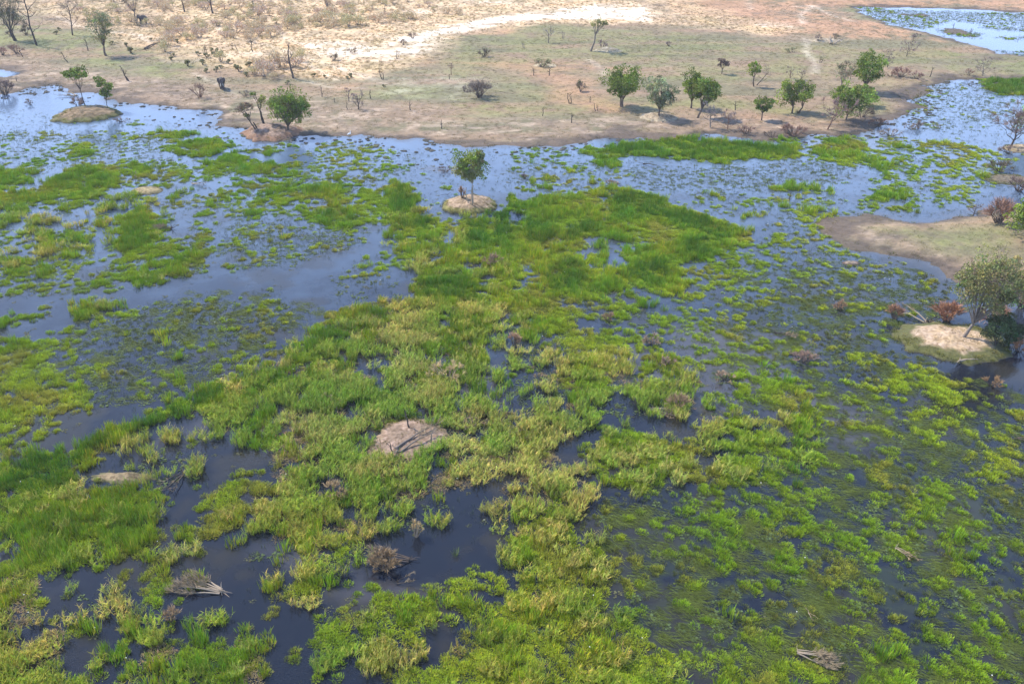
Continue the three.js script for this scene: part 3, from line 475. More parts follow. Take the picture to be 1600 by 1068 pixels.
const SHADED_FOOT = [0.34, 0.34, 0.28], TIP = [1, 1, 1], STRAW = [2.2, 1.45, 1.6], DARKB = [0.5, 0.5, 0.45];  // first: mat blade feet, browner and darkened to paint shade between clumps
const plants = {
  mat: [1, 2, 3, 4].map((k) => tuft(k, 95, 0.5, [0.2, 0.5], 0.045, [0.15, 1.0], 0.9, 2, SHADED_FOOT, TIP, [1.6, 1.15, 1.5], 0.06)),
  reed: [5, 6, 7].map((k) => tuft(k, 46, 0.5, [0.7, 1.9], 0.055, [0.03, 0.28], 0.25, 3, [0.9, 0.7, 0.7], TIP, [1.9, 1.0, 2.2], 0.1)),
  leafy: [8, 9, 10].map((k) => leafyTuft(k, 24, 0.6, [0.5, 1.25], [0.9, 0.75, 0.6], [1, 1, 1], [1.75, 1.25, 1.9], 0.3)),
  sprig: [11, 12].map((k) => tuft(k, 7, 0.3, [0.2, 0.55], 0.03, [0.05, 0.5], 0.6, 2, DARKB, TIP, [1.8, 1.4, 1.8], 0.1)),
  pads: [13, 14].map((k) => pads(k, 16, 0.55, [1, 1, 1])),
  weed: [15, 16].map((k) => strands(k, 36, 0.8, [1, 1, 1])),
  turf: [17, 18, 19].map((k) => tuft(k, 26, 0.3, [0.1, 0.3], 0.04, [0.2, 0.9], 0.7, 2, [0.8, 0.8, 0.8], TIP)),
  clod: [21, 22].map((k) => { const g = new THREE.IcosahedronGeometry(0.3, 1), p = g.attributes.position, c = []; for (let i = 0; i < p.count; i++) { const q = 0.55 + 0.9 * fbm(p.getX(i) * 4 + k, p.getZ(i) * 4 + p.getY(i) * 3, k, 2); p.setXYZ(i, p.getX(i) * q * 1.3, Math.max(-0.05, p.getY(i) * q), p.getZ(i) * q); c.push(q, q, q); } g.setAttribute('color', new THREE.Float32BufferAttribute(c, 3)); g.computeVertexNormals(); return g; }),
  flower: [20].map(() => { const o = { pos: [], col: [] }, r = rngOf(20); for (let i = 0; i < 7; i++) strip(o, r, 0, 0, i * 0.9, 0.6, 0.5, 0.1, 0.06, 2, [1, 1, 1], [1, 1, 1], 0.05); return built(o); }),
};
const stands = {};
const tint = new THREE.Color(), spin = new THREE.Quaternion(), place = new THREE.Matrix4(), UPV = new THREE.Vector3(0, 1, 0);
function grow(kind, x, y, z, turn, sx, sy, colour) {
  const list = stands[kind] ??= plants[kind].map(() => []);
  list[(hash2((x * 50) | 0, (z * 50) | 0, 77) * list.length) | 0].push([x, y, z, turn, sx, sy, ...colour]);
}
const even = (x, z, s, seed, o = 3) => clamp((fbm(x / s, z / s, seed, o) - 0.5) * 2.3 + 0.5);
const ragged = (x, z, s, seed, j = 0.36) => clamp(even(x, z, s, seed, 4) + (hash2((x * 7) | 0, (z * 7) | 0, seed) - 0.5) * j);
const vary = (c, k, t) => [c[0] * k * (1 + t), c[1] * k, c[2] * k * (1 - t)];
{
  const rng = rngOf(99), G = 0.47;
  for (let z = -392; z < -44; z += G) {
    for (let x = z < -232 ? 90 : -150; x < (z < -232 ? 215 : 150); x += G) {
      const jx = x + (rng() - 0.5) * G * 1.6, jz = z + (rng() - 0.5) * G * 1.6, roll = rng(), turn = rng() * 6.283, big = 0.75 + 0.6 * rng(), tone = 0.75 + 0.5 * rng();
      if (!inFrame(jx, jz, 6)) continue;
      const wx = jx + (fbm(jx / 2.2, jz / 2.2, 301, 3) - 0.5) * 2.8, wz = jz + (fbm(jx / 2.2, jz / 2.2, 311, 3) - 0.5) * 2.8;
      const m = mat.at(wx, wz), r = reed.at(wx, wz), l = leafy.at(wx, wz), s = sprig.at(wx, wz), w = weed.at(jx, jz);
      if (m + r + l + s + w < 0.02) continue;
      const shore = shoreAt(jx, jz), gy = groundAt(jx, jz);
      if (gy > 0.12) continue;
      const y = Math.max(0, gy) - 0.03, dry = even(jx, jz, 5, 401), broad = even(jx, jz, 17, 411, 4);
      // tall reeds first, then leafy reeds, then mats
      if (r > 0.03 && ragged(jx, jz, 1.9, 321, 0.42) * 0.75 + even(jx, jz, 6, 323) * 0.25 < r * 0.84 && roll < 0.52 - 0.4 * l) {
        const c = vary(mix3(mix3([0.17, 0.35, 0.016], [0.33, 0.49, 0.024], broad * 0.6 + 0.4 * dry), [0.10, 0.24, 0.013], sstep(0.62, 0.85, r) * 0.85), tone, (dry - 0.5) * 0.25);
        grow('reed', jx, y, jz, turn, big, (0.45 + 0.75 * even(jx, jz, 2.4, 331)) * (0.7 + 0.55 * roll), c);
      } else if (l > 0.03 && ragged(jx, jz, 1.6, 341, 0.6) < l * 0.95 && roll < 0.62) {
        const c = vary(mix3([0.24, 0.36, 0.032], [0.43, 0.43, 0.085], sstep(0.3, 0.95, dry) * 0.8), tone, (broad - 0.5) * 0.2);
        grow('leafy', jx, y, jz, turn, big, 0.6 + 0.5 * even(jx, jz, 3, 351), c);
      }
      const clump = ragged(jx, jz, 1.05, 361, 0.2);
      if (m > 0.03 && roll * 13 % 1 < 0.8 && clump * 0.62 + even(jx, jz, 2.6, 363) * 0.2 + even(jx, jz, 7, 367) * 0.18 < 0.06 + m * 0.74) {
        const c = vary(mix3(mix3([0.27, 0.43, 0.016], [0.42, 0.53, 0.028], broad), [0.36, 0.33, 0.09], sstep(0.68, 0.97, dry) * 0.45), tone * (1.12 - 0.35 * clump), (dry - 0.4) * 0.2);
        const edge = m < 0.6 ? 0.75 : 1;
        grow('mat', jx, y, jz, turn, big * edge, edge * (0.45 + 0.5 * (1 - clump) + 0.6 * even(jx, jz, 2.2, 371)), c);
      } else if (s > 0.03 && roll < s * 0.8) {
        if (roll * 7 % 1 < 0.72) grow('sprig', jx, y, jz, turn, big, 0.7 + 0.6 * dry, vary([0.11, 0.15, 0.05], tone, 0)); else grow('pads', jx, 0, jz, turn, big, 1, vary([0.085, 0.12, 0.045], tone, 0));
      }
      else if (roll > 0.965) grow(roll > 0.985 ? 'pads' : 'sprig', jx, 0, jz, turn, big * 0.7, 0.6, vary(mix3([0.06, 0.075, 0.03], [0.17, 0.16, 0.08], tone - 0.6), 1, 0));
      if (l > 0.25 && roll > 0.86 && dry > 0.4) grow('mat', jx, y, jz, turn, big * 1.3, 0.6, vary([0.36, 0.28, 0.13], tone, 0));
      if (w > 0.1 && roll < 0.16 + 0.12 * w) grow('mat', jx, -0.08, jz, turn, big * 0.62, 0.55 + 0.4 * dry, vary(mix3([0.13, 0.19, 0.02], [0.2, 0.22, 0.035], dry), tone, 0));
      if (w > 0.03 && ragged(jx, jz, 1.6, 381) < w * 0.8 && roll < 0.45) grow('weed', jx, 0, jz, (roll - 0.3) * 0.7, big, 1, vary([0.10, 0.13, 0.025], tone, 0));
      if (roll > 0.9975 && (m + s) > 0.3) grow('flower', jx, 0.2 + 0.2 * m, jz, turn, 0.5 + tone * 0.5, 1, [0.7, 0.7, 0.6]);
    }
  }
  // grass on the islands: a green fringe, a few dry tufts and litter further up
  for (const i of islands) for (let k = 0; k < (0.12 + i.fringe) * i.rx * i.rz * 14; k++) {
    const a = rng() * 6.283, q = 1.06 * Math.sqrt(rng()), x = i.cx + Math.cos(a) * i.rx * q, z = i.cz + Math.sin(a) * i.rz * q, y = groundAt(x, z), e = i.rel(x, z), lush = sstep(0.6, 0.9, e + (even(x, z, 1.8, 451) - 0.5) * 0.4 - (i.fringe === 1 ? 0.2 * Math.max(0, -Math.sin(a) - 0.2) : 0)), keep = rng();
    if (e > 1.05 || y < -0.1 || keep > Math.max(0.16, lush * Math.min(1, i.fringe + 0.25))) continue;
    grow('turf', x, y - 0.02, z, rng() * 6.283, 0.8 + rng(), 0.6 + rng() * (0.5 + 0.8 * lush), vary(mix3(mix3([0.3, 0.22, 0.11], [0.36, 0.29, 0.14], rng()), mix3([0.12, 0.16, 0.025], [0.28, 0.25, 0.04], rng()), lush), 0.8 + 0.4 * rng(), 0));
  }
  // thin dry turf on the plain
  const G2 = 0.95;
  for (let z = -398; z < -110; z += G2) for (let x = -215; x < 215; x += G2) {
    const jx = x + (rng() - 0.5) * 2.2, jz = z + (rng() - 0.5) * 2.2, roll = rng(), turn = rng() * 6.283, size = 0.7 + rng() * 0.9;
    if (!inFrame(jx, jz, 5)) continue;
    const f = shoreAt(jx, jz); if (f < 0.5) continue;
    if (f < 0.64) { if (roll < 0.3) grow('turf', jx, groundAt(jx, jz) - 0.02, jz, turn, size * 1.4, size, vary(mix3([0.10, 0.08, 0.045], [0.17, 0.19, 0.045], roll * 3.3), 1, 0)); continue; }
    const g = greenMap.at(jx, jz), sd = sandMap.at(jx, jz), pn = panMap.at(jx, jz), patch = even(jx, jz, 9, 431, 4);
    if (roll > (0.2 + 0.45 * patch) * (1 - 0.85 * pn) * (f < 0.9 ? 0.5 : 1)) continue;
    const c = mix3(mix3([0.29, 0.235, 0.125], [0.22, 0.24, 0.075], g * 0.9), [0.46, 0.36, 0.19], sd * (0.4 + 0.6 * patch));
    grow('turf', jx, groundAt(jx, jz) - 0.02, jz, turn, size * 1.2, size * (0.7 + sd), vary(c, 0.8 + 0.4 * rng(), 0));
  }
  // clods of dung-dark mud and rotting weed standing out of the shallows
  for (let k = 0; k < 5200; k++) {
    const px = rng() * 1640 - 20, py = 128 + 150 * Math.pow(rng(), 1.5), [x, z] = spot(px, py), f = shoreAt(x, z), size = 0.5 + rng() * 0.9;
    if (f > 0.5 || landWide.at(x, z) < 0.02 + rng() * 0.22 || even(x, z, 8, 441) < 0.35 || groundAt(x, z) > 0.05) continue;
    grow('clod', x, 0, z, rng() * 6.283, size * (0.8 + rng()), size * 0.6, vary([0.035, 0.032, 0.022], 0.6 + rng(), 0));
  }
}
{
  const names = { mat: ['marsh_grass', 'low bright green marsh grass floating in patches on the water', 'grass'], reed: ['tall_reeds', 'tall dark green reeds standing in dense stands in the marsh', 'reeds'], leafy: ['yellow_reeds', 'leafy yellowish reeds with pale tips around the middle mound', 'reeds'], sprig: ['water_sprigs', 'thin dark sprigs poking through the open water', 'water plants'], pads: ['floating_leaves', 'small floating leaves scattered over the open water', 'water plants'], weed: ['water_weed', 'olive water weed trailing just under the surface at the right', 'water weed'], turf: ['dry_grass', 'short dry grass scattered over the sandy plain and island rims', 'grass'], flower: ['white_blossoms', 'tiny white blossoms dotted among the marsh plants', 'flowers'], clod: ['weed_clods', 'dark clods of mud and rotten weed along the far shallows', 'weed clods'] };
  for (const [kind, lists] of Object.entries(stands)) {
    const g = new THREE.Group(); g.name = names[kind][0]; tag(g, names[kind][1], names[kind][2], null, 'stuff'); scene.add(g);
    lists.forEach((list, i) => {
      if (!list.length) return;
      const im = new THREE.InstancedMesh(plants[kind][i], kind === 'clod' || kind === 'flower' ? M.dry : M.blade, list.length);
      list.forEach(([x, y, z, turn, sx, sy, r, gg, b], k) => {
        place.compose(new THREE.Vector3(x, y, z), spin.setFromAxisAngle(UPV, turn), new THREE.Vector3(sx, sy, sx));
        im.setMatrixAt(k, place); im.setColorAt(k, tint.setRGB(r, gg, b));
      });
      im.name = 'growth'; im.userData.kind = 'stuff'; shadows(im); g.add(im);
    });

  }
}
// ------------------------------------------------------------------ builders for trees, bushes, dead wood
function limb(out, points, r0, r1, sides, c) { // a tapering tube through the points
  const n = points.length, rings = [];
  for (let i = 0; i < n; i++) {
    const a = points[Math.max(0, i - 1)], b = points[Math.min(n - 1, i + 1)], t = new THREE.Vector3().subVectors(b, a).normalize();
    const s = new THREE.Vector3(t.y, -t.x + 0.01, t.z * 0.3 + 0.02).cross(t).normalize(), q = new THREE.Vector3().crossVectors(t, s), r = lerp(r0, r1, i / (n - 1));
    rings.push(Array.from({ length: sides }, (_, k) => { const w = k / sides * 6.283; return points[i].clone().addScaledVector(s, Math.cos(w) * r).addScaledVector(q, Math.sin(w) * r); }));
  }
  const k0 = 0.8 + 0.4 * hash2((points[0].x * 100) | 0, (points[n - 1].y * 100) | 0, 5), col = c.map((v) => v * k0);
  for (let i = 0; i < n - 1; i++) for (let k = 0; k < sides; k++) {
    const a = rings[i][k], b = rings[i][(k + 1) % sides], d = rings[i + 1][k], e = rings[i + 1][(k + 1) % sides];
    for (const v of [a, d, b, b, d, e]) { out.pos.push(v.x, v.y, v.z); out.col.push(...col); }
  }
}
const V = (x, y, z) => new THREE.Vector3(x, y, z);
function bent(rng, a, b, n, wobble, sag = 0) {
  const d = a.distanceTo(b), p = []; let ox = 0, oz = 0, oy = 0;
  for (let i = 0; i <= n; i++) { const f = i / n, m = Math.sin(f * Math.PI); if (i && i < n) { ox += (rng() - 0.5) * wobble * d; oz += (rng() - 0.5) * wobble * d; oy += (rng() - 0.5) * wobble * d; } p.push(a.clone().lerp(b, f).add(V(ox * m, oy * m + sag * d * m, oz * m))); }
  return p;
}
function leafQuad(out, rng, x, y, z, s, c, flat) {
  const u = V(rng() - 0.5, (rng() - 0.5) * flat, rng() - 0.5).normalize(), w = V(rng() - 0.5, (rng() - 0.5) * flat, rng() - 0.5).cross(u).normalize().multiplyScalar(s * 0.36); u.multiplyScalar(s * 0.6);
  const v = [[u.x, u.y, u.z], [w.x, w.y, w.z], [-u.x, -u.y, -u.z], [-w.x, -w.y, -w.z]];
  for (const k of [0, 1, 2, 0, 2, 3]) { out.pos.push(x + v[k][0], y + v[k][1], z + v[k][2]); out.col.push(c[0], c[1], c[2]); }
}
function cluster(out, rng, c, r, n, size, colour, squash = 0.75) {
  for (let i = 0; i < n; i++) {
    const a = rng() * 6.283, e = Math.asin(clamp(rng() * 1.75 - 0.75, -1, 1)), q = r * (0.45 + 0.6 * Math.pow(rng(), 0.6)), k = 0.7 + 0.6 * rng();
    leafQuad(out, rng, c.x + Math.cos(a) * Math.cos(e) * q, c.y + Math.sin(e) * q * squash, c.z + Math.sin(a) * Math.cos(e) * q, size * (0.7 + 0.6 * rng()), [colour[0] * k * (0.9 + 0.2 * rng()), colour[1] * k, colour[2] * k], 1.3);
  }
}
function twigs(out, rng, from, dir, len, n, spread, w, c) { // a spray of bare twigs, each a thin tapering strip with side shoots
  for (let i = 0; i < n; i++) {
    const d = dir.clone().add(V(rng() - 0.5, (rng() - 0.5) * 0.9, rng() - 0.5).multiplyScalar(spread * 2)).normalize(), k = 0.65 + 0.7 * rng(), L = len * (0.45 + 0.65 * rng());
    const side = V(rng() - 0.5, rng() - 0.5, rng() - 0.5).cross(d).normalize();
    const shoot = (a, dd, l, ww) => { const s = V(rng() - 0.5, rng() - 0.5, rng() - 0.5).cross(dd).normalize().multiplyScalar(ww), b = a.clone().addScaledVector(dd, l * 0.55).addScaledVector(side, (rng() - 0.5) * l * 0.22), e = a.clone().addScaledVector(dd, l).addScaledVector(side, (rng() - 0.5) * l * 0.5);
      for (const v of [a.clone().sub(s), a.clone().add(s), b.clone().add(s), a.clone().sub(s), b.clone().add(s), b.clone().sub(s), b.clone().sub(s), b.clone().add(s), e]) { out.pos.push(v.x, v.y, v.z); out.col.push(c[0] * k, c[1] * k, c[2] * k); } return b; };
    const b = shoot(from, d, L, w);
    for (let j = 0; j < 3; j++) shoot(b.clone().lerp(from, 0.5 * rng()), d.clone().add(V(rng() - 0.5, rng() - 0.4, rng() - 0.5).multiplyScalar(1.3)).normalize(), L * (0.3 + 0.3 * rng()), w * 0.7);
  }
}
const BARK = { brown: [0.115, 0.085, 0.062], dark: [0.05, 0.04, 0.032], grey: [0.2, 0.16, 0.125], pale: [0.3, 0.235, 0.165], rust: [0.2, 0.11, 0.07] };
// the point of the ground, mounds included, that the photograph shows at (px, py)
function foot(px, py) { let h = 0, q; for (let i = 0; i < 6; i++) { q = spot(px, py, h); h = lerp(h, Math.max(0, groundAt(q[0], q[1])), 0.7); } return q; }
const fresh = () => ({ pos: [], col: [] });
// a leafy tree that stands where the photograph shows its foot; hp and wp are its height and crown width in pixels
function tree(o) {
  const rng = rngOf(o.seed), [x, z] = foot(o.px, o.py), y = o.y ?? groundAt(x, z), H = o.hp / upright(o.py), W = o.wp * 1.06 / perMetre(o.py), D = W * (o.deep ?? 0.85);
  const t = thing(o.name ?? 'leafy_tree', x, y, z, o.label, o.category ?? 'tree', o.group);
  const wood = fresh(), crown = fresh(), bark = BARK[o.bark ?? 'brown'], low = (o.low ?? 0.4) * 0.84, off = (o.shift ?? 0) / perMetre(o.py), r0 = (o.r ?? (0.035 * H + 0.03)) * 0.68, rAvg = Math.min(W, H * (1 - low) * 1.2) * (o.lobe ?? 0.2);
  const mid = V(off, H * (low + 1) / 2, 0), hy = H * (1 - low) / 2, hi = hy - rAvg * 0.55, wi = W / 2 - rAvg * 0.45, di = D / 2 - rAvg * 0.45, lobes = [];
  for (let i = 0, guard = 0; i < o.lobes && guard < 900; guard++) {
    const u = rng() * 2 - 1, a = rng() * 6.283, q = Math.sqrt(1 - u * u), f = 0.6 + 0.4 * rng();
    const p = V(mid.x + Math.cos(a) * q * f * wi, mid.y + (o.umbrella ? Math.abs(u) * 0.5 + 0.1 : u) * f * hi, mid.z + Math.sin(a) * q * f * di);
    const r = Math.min(W, hy * 2.4) * (o.lobe ?? 0.2) * (0.55 + 0.85 * rng());
    if (lobes.some((l) => l.p.distanceTo(p) < (l.r + r) * 0.5)) { if (guard > 500) i++; continue; }
    lobes.push({ p, r }); i++;
  }
  const feet = Array.from({ length: o.stems ?? 1 }, (_, i) => { const a = rng() * 6.283, s = (o.stems ?? 1) > 1 ? (o.spread ?? 0.08) * H : 0; return V(Math.cos(a) * s + (o.stems > 1 ? (i - (o.stems - 1) / 2) * s * 0.8 : 0), -0.15, Math.sin(a) * s * 0.6); });
  const forks = feet.map((f) => { const up = H * (low * (o.fork ?? 0.75)) * (0.85 + 0.3 * rng()), top = V(f.x * 1.6 + off * 0.55 * (o.fork ?? 0.75), up, f.z * 1.5 + (rng() - 0.5) * 0.2); limb(wood, bent(rng, f, top, 5, 0.07), r0 * 1.15, r0 * 0.75, 8, bark); return top; });
  for (const l of lobes) {
    const f = forks.reduce((a, b) => (a.distanceTo(l.p) < b.distanceTo(l.p) ? a : b)), path = bent(rng, f, l.p, 4, 0.09, 0.06);
    limb(wood, path, r0 * 0.42, r0 * 0.07, 5, bark);
    for (let k = 0; k < 3; k++) limb(wood, bent(rng, path[2], l.p.clone().add(V(rng() - 0.5, rng() - 0.3, rng() - 0.5).multiplyScalar(l.r * 1.6)), 3, 0.12), r0 * 0.16, r0 * 0.04, 4, bark);
    const tone = 0.75 + 0.5 * rng(), c = o.colours[(rng() * o.colours.length) | 0].map((v) => v * tone);
    cluster(crown, rng, l.p, l.r, (o.leaves ?? 150) * (0.7 + 0.6 * rng()), o.leaf ?? 0.34, c, o.squash ?? 0.75);
    for (let k = 0; k < 4; k++) { const d = V(rng() - 0.5, rng() - 0.35, rng() - 0.5).normalize().multiplyScalar(l.r * 1.0); cluster(crown, rng, l.p.clone().add(d), l.r * 0.42, (o.leaves ?? 150) * 0.16, o.leaf ?? 0.34, c.map((v) => v * (0.85 + 0.4 * rng()))); }
  }
  if (o.bare) for (const l of lobes) twigs(crown, rng, l.p, V(0, 0.6, 0), l.r * 1.4, o.bare, 1.1, 0.025, [0.27, 0.2, 0.15]);
  part('trunk', built(wood), M.bark, t); part('crown', built(crown), M.leaf, t);
  return t;
}
// a leafless tree
function deadTree(o) {
  const rng = rngOf(o.seed), [x, z] = foot(o.px, o.py), y = groundAt(x, z), H = o.hp / upright(o.py), lean = (o.lean ?? 0) / perMetre(o.py), W = (o.wp ?? o.hp * 0.5) / perMetre(o.py);
  const t = thing(o.name ?? 'dead_tree', x, y, z, o.label, o.category ?? 'dead tree', o.group), wood = fresh(), fine = fresh(), c = BARK[o.bark ?? 'brown'], r0 = o.r ?? (0.028 * H + 0.04);
  const trunk = bent(rng, V(0, -0.2, 0), V(lean, H * (o.top ?? 0.8), (rng() - 0.5) * W * 0.3), 7, 0.05); limb(wood, trunk, r0, r0 * 0.3, 7, c);
  const n = o.limbs ?? 6;
  for (let i = 0; i < n; i++) {
    const f = (o.first ?? 0.35) + (1 - (o.first ?? 0.35)) * i / n, a = i * 2.4 + rng(), k = trunk[Math.min(7, Math.round(f * 7))], L = W * (0.35 + 0.3 * rng()), tip = k.clone().add(V(Math.cos(a) * L, (0.35 + 0.5 * rng()) * Math.min(L * 1.6, H * (1.05 - f)), Math.sin(a) * L * 0.8)), path = bent(rng, k, tip, 5, 0.12, -0.05);
    limb(wood, path, r0 * 0.42, r0 * 0.1, 5, c);
    for (let j = 0; j < 3; j++) { const b = path[2 + j], e = b.clone().add(V(rng() - 0.5, rng() * 0.9, rng() - 0.5).multiplyScalar(L * 0.8)); limb(wood, bent(rng, b, e, 3, 0.12), r0 * 0.18, r0 * 0.06, 4, c); if (o.twig) twigs(fine, rng, e, e.clone().sub(b).normalize(), L * 0.5, o.twig, 0.7, 0.025, o.twigColour ?? [0.27, 0.2, 0.155]); }
  }
  part('trunk', built(wood), M.bark, t); if (fine.pos.length) part('twigs', built(fine), M.dry, t);
  return t;
}
// a bare or dry bush: stems that fan out from the ground; leaf adds a thin cover of small leaves
function bush(o) {
  const rng = rngOf(o.seed), [x, z] = foot(o.px, o.py), y = Math.max(groundAt(x, z), o.wet ? 0 : -9), H = o.hp / upright(o.py), W = o.wp / perMetre(o.py);
  const t = thing(o.name ?? 'bare_bush', x, y, z, o.label, o.category ?? 'bush', o.group), wood = fresh(), fine = fresh(), leaves = fresh(), c = (o.colour ?? [0.2, 0.145, 0.12]).map((v, i) => v * [1.2, 1.06, 0.84][i]), n = o.stems ?? 16;
  for (let i = 0; i < n; i++) {
    const a = rng() * 6.283, q = Math.sqrt(rng()), tip = V(Math.cos(a) * q * W * 0.42, H * (0.5 + 0.4 * rng()) * (1 - 0.45 * q * q), Math.sin(a) * q * W * 0.36), foot = V(Math.cos(a) * W * 0.09 * rng(), -0.1, Math.sin(a) * W * 0.09 * rng());
    limb(wood, bent(rng, foot, tip, 4, 0.1, 0.04), 0.035 + 0.012 * H, 0.015, 4, BARK[o.bark ?? 'brown']);
    twigs(fine, rng, tip.clone().lerp(foot, 0.3), tip.clone().sub(foot).normalize(), Math.min(H, W) * 0.42, o.twig ?? 9, 0.75, 0.02 + 0.004 * H, c);
    if (o.leaf) cluster(leaves, rng, tip, Math.min(W, H * 2) * 0.17, o.leaf, o.leafSize ?? 0.2, o.leafColour ?? [0.2, 0.2, 0.08]);
  }
  part('stem', built(wood), M.bark, t); part('twigs', built(fine), M.dry, t); if (o.leaf) part('foliage', built(leaves), M.leaf, t);
  return t;
}
function stump(o) { // the standing remains of a trunk, with one or two broken prongs
  const rng = rngOf(o.seed), [x, z] = foot(o.px, o.py), y = groundAt(x, z), H = o.hp / upright(o.py), lean = (o.lean ?? 0) / perMetre(o.py), w = fresh(), c = BARK[o.bark ?? 'dark'], r = o.r ?? (0.05 + 0.035 * H);
  const base = thing(o.name ?? 'tree_stump', x, y, z, o.label, o.category ?? 'stump', o.group);
  for (let i = 0; i < (o.prongs ?? 1); i++) { const dx = (i - ((o.prongs ?? 1) - 1) / 2) * 0.5; limb(w, bent(rng, V(dx * 0.6, -0.2, 0), V(lean + dx * 1.6, H * (1 - 0.25 * i), (rng() - 0.5) * 0.3), 5, 0.11), r, r * 0.3, 7, c); }
  part('trunk', built(w), M.bark, base);
  const b = fresh(); for (let i = 0; i < (o.side ?? 5); i++) { const f = 0.35 + 0.5 * rng(), a = rng() * 6.283, p = V(lean * f, H * f, 0); limb(b, bent(rng, p, p.clone().add(V(Math.cos(a), 0.3 + 0.9 * rng(), Math.sin(a)).multiplyScalar(H * (0.15 + 0.3 * rng()))), 3, 0.12), r * 0.4, r * 0.12, 4, c); }
  if (b.pos.length) part('branch', built(b), M.bark, base);
  return base;
}
// a fallen tree in the water: trunk foot at (px, py), branches reaching to (tx, ty)
function fallen(o) {
  const rng = rngOf(o.seed), [x, z] = spot(o.px, o.py), [ex, ez] = spot(o.tx, o.ty), t = thing('fallen_tree', x, Math.max(0, groundAt(x, z)), z, o.label, 'fallen tree', o.group), tip = V(ex - x, 0, ez - z), L = tip.length(), side = V(-tip.z, 0, tip.x).normalize(), up = V(0, 1, 0);
  const wood = fresh(), roots = fresh(), fine = fresh(), c = BARK[o.bark ?? 'grey'], r = o.r ?? 0.12, n = o.limbs ?? 5;
  for (let i = 0; i < n; i++) {
    const f = n > 1 ? i / (n - 1) - 0.5 : 0, a = V(0, 0.02 + 0.2 * rng(), 0).addScaledVector(side, f * L * 0.12), e = tip.clone().multiplyScalar(0.65 + 0.35 * rng()).addScaledVector(side, f * L * (o.fan ?? 0.4)).addScaledVector(up, 0.1 + (o.rise ?? 0.35) * 0.6 * rng()), path = bent(rng, a, e, 6, 0.035, 0.05);
    limb(wood, path, r * (0.7 + 0.4 * rng()), r * 0.2, 6, c);
    for (let k = 3; k <= 6; k++) { twigs(fine, rng, path[k], tip.clone().normalize().addScaledVector(up, 0.45), L * 0.28, o.twig ?? 8, 0.6, 0.02, o.twigColour ?? [0.27, 0.2, 0.115]); }
  }
  for (let i = 0; i < (o.roots ?? 6); i++) limb(roots, bent(rng, V(0, 0.15, 0), V((rng() - 0.5) * 1.4, rng() * (o.rootUp ?? 0.9), (rng() - 0.5) * 1.4).addScaledVector(tip, -0.12), 3, 0.15), r * 0.55, r * 0.14, 5, c);
  part('branch', built(wood), M.bark, t); part('roots', built(roots), M.bark, t); part('twigs', built(fine), M.dry, t);
  return t;
}
// a body from tapering bones: [ax, ay, az, ra, bx, by, bz, rb]; balls: [x, y, z, rx, ry, rz]
function body(bones, balls, lo, hi, N, k = 0.12) {
  const mc = new MarchingCubes(N, M.hide, false, false, 60000); mc.isolation = 0;
  const size = Math.max(hi[0] - lo[0], hi[1] - lo[1], hi[2] - lo[2]), c = [0, 1, 2].map((i) => (lo[i] + hi[i]) / 2), half = N / 2;
  const at = (i) => (i - half) / half * size / 2;
  for (let iz = 0; iz < N; iz++) for (let iy = 0; iy < N; iy++) for (let ix = 0; ix < N; ix++) {
    const x = c[0] + at(ix), y = c[1] + at(iy), z = c[2] + at(iz); let d = 9;
    const join = (e) => { const h = clamp(0.5 + 0.5 * (e - d) / k); d = lerp(e, d, h) - k * h * (1 - h); };
    for (const [ax, ay, az, ra, bx, by, bz, rb] of bones) { const px = x - ax, py = y - ay, pz = z - az, vx = bx - ax, vy = by - ay, vz = bz - az, t = clamp((px * vx + py * vy + pz * vz) / (vx * vx + vy * vy + vz * vz)); join(Math.hypot(px - vx * t, py - vy * t, pz - vz * t) - lerp(ra, rb, t)); }
    for (const [bx, by, bz, rx, ry, rz] of balls) { const q = Math.hypot((x - bx) / rx, (y - by) / ry, (z - bz) / rz); join((q - 1) * Math.min(rx, ry, rz)); }
    mc.field[ix + iy * N + iz * N * N] = -d;
  }
  mc.update();
  const g = new THREE.BufferGeometry(), n = mc.count ?? mc.geometry.drawRange.count, p = new Float32Array(n * 3);
  for (let i = 0; i < n; i++) for (let a = 0; a < 3; a++) p[i * 3 + a] = mc.positionArray[i * 3 + a] * size / 2 + c[a];
  g.setAttribute('position', new THREE.BufferAttribute(p, 3)); g.setAttribute('normal', new THREE.BufferAttribute(mc.normalArray.slice(0, n * 3), 3)); return g;
}
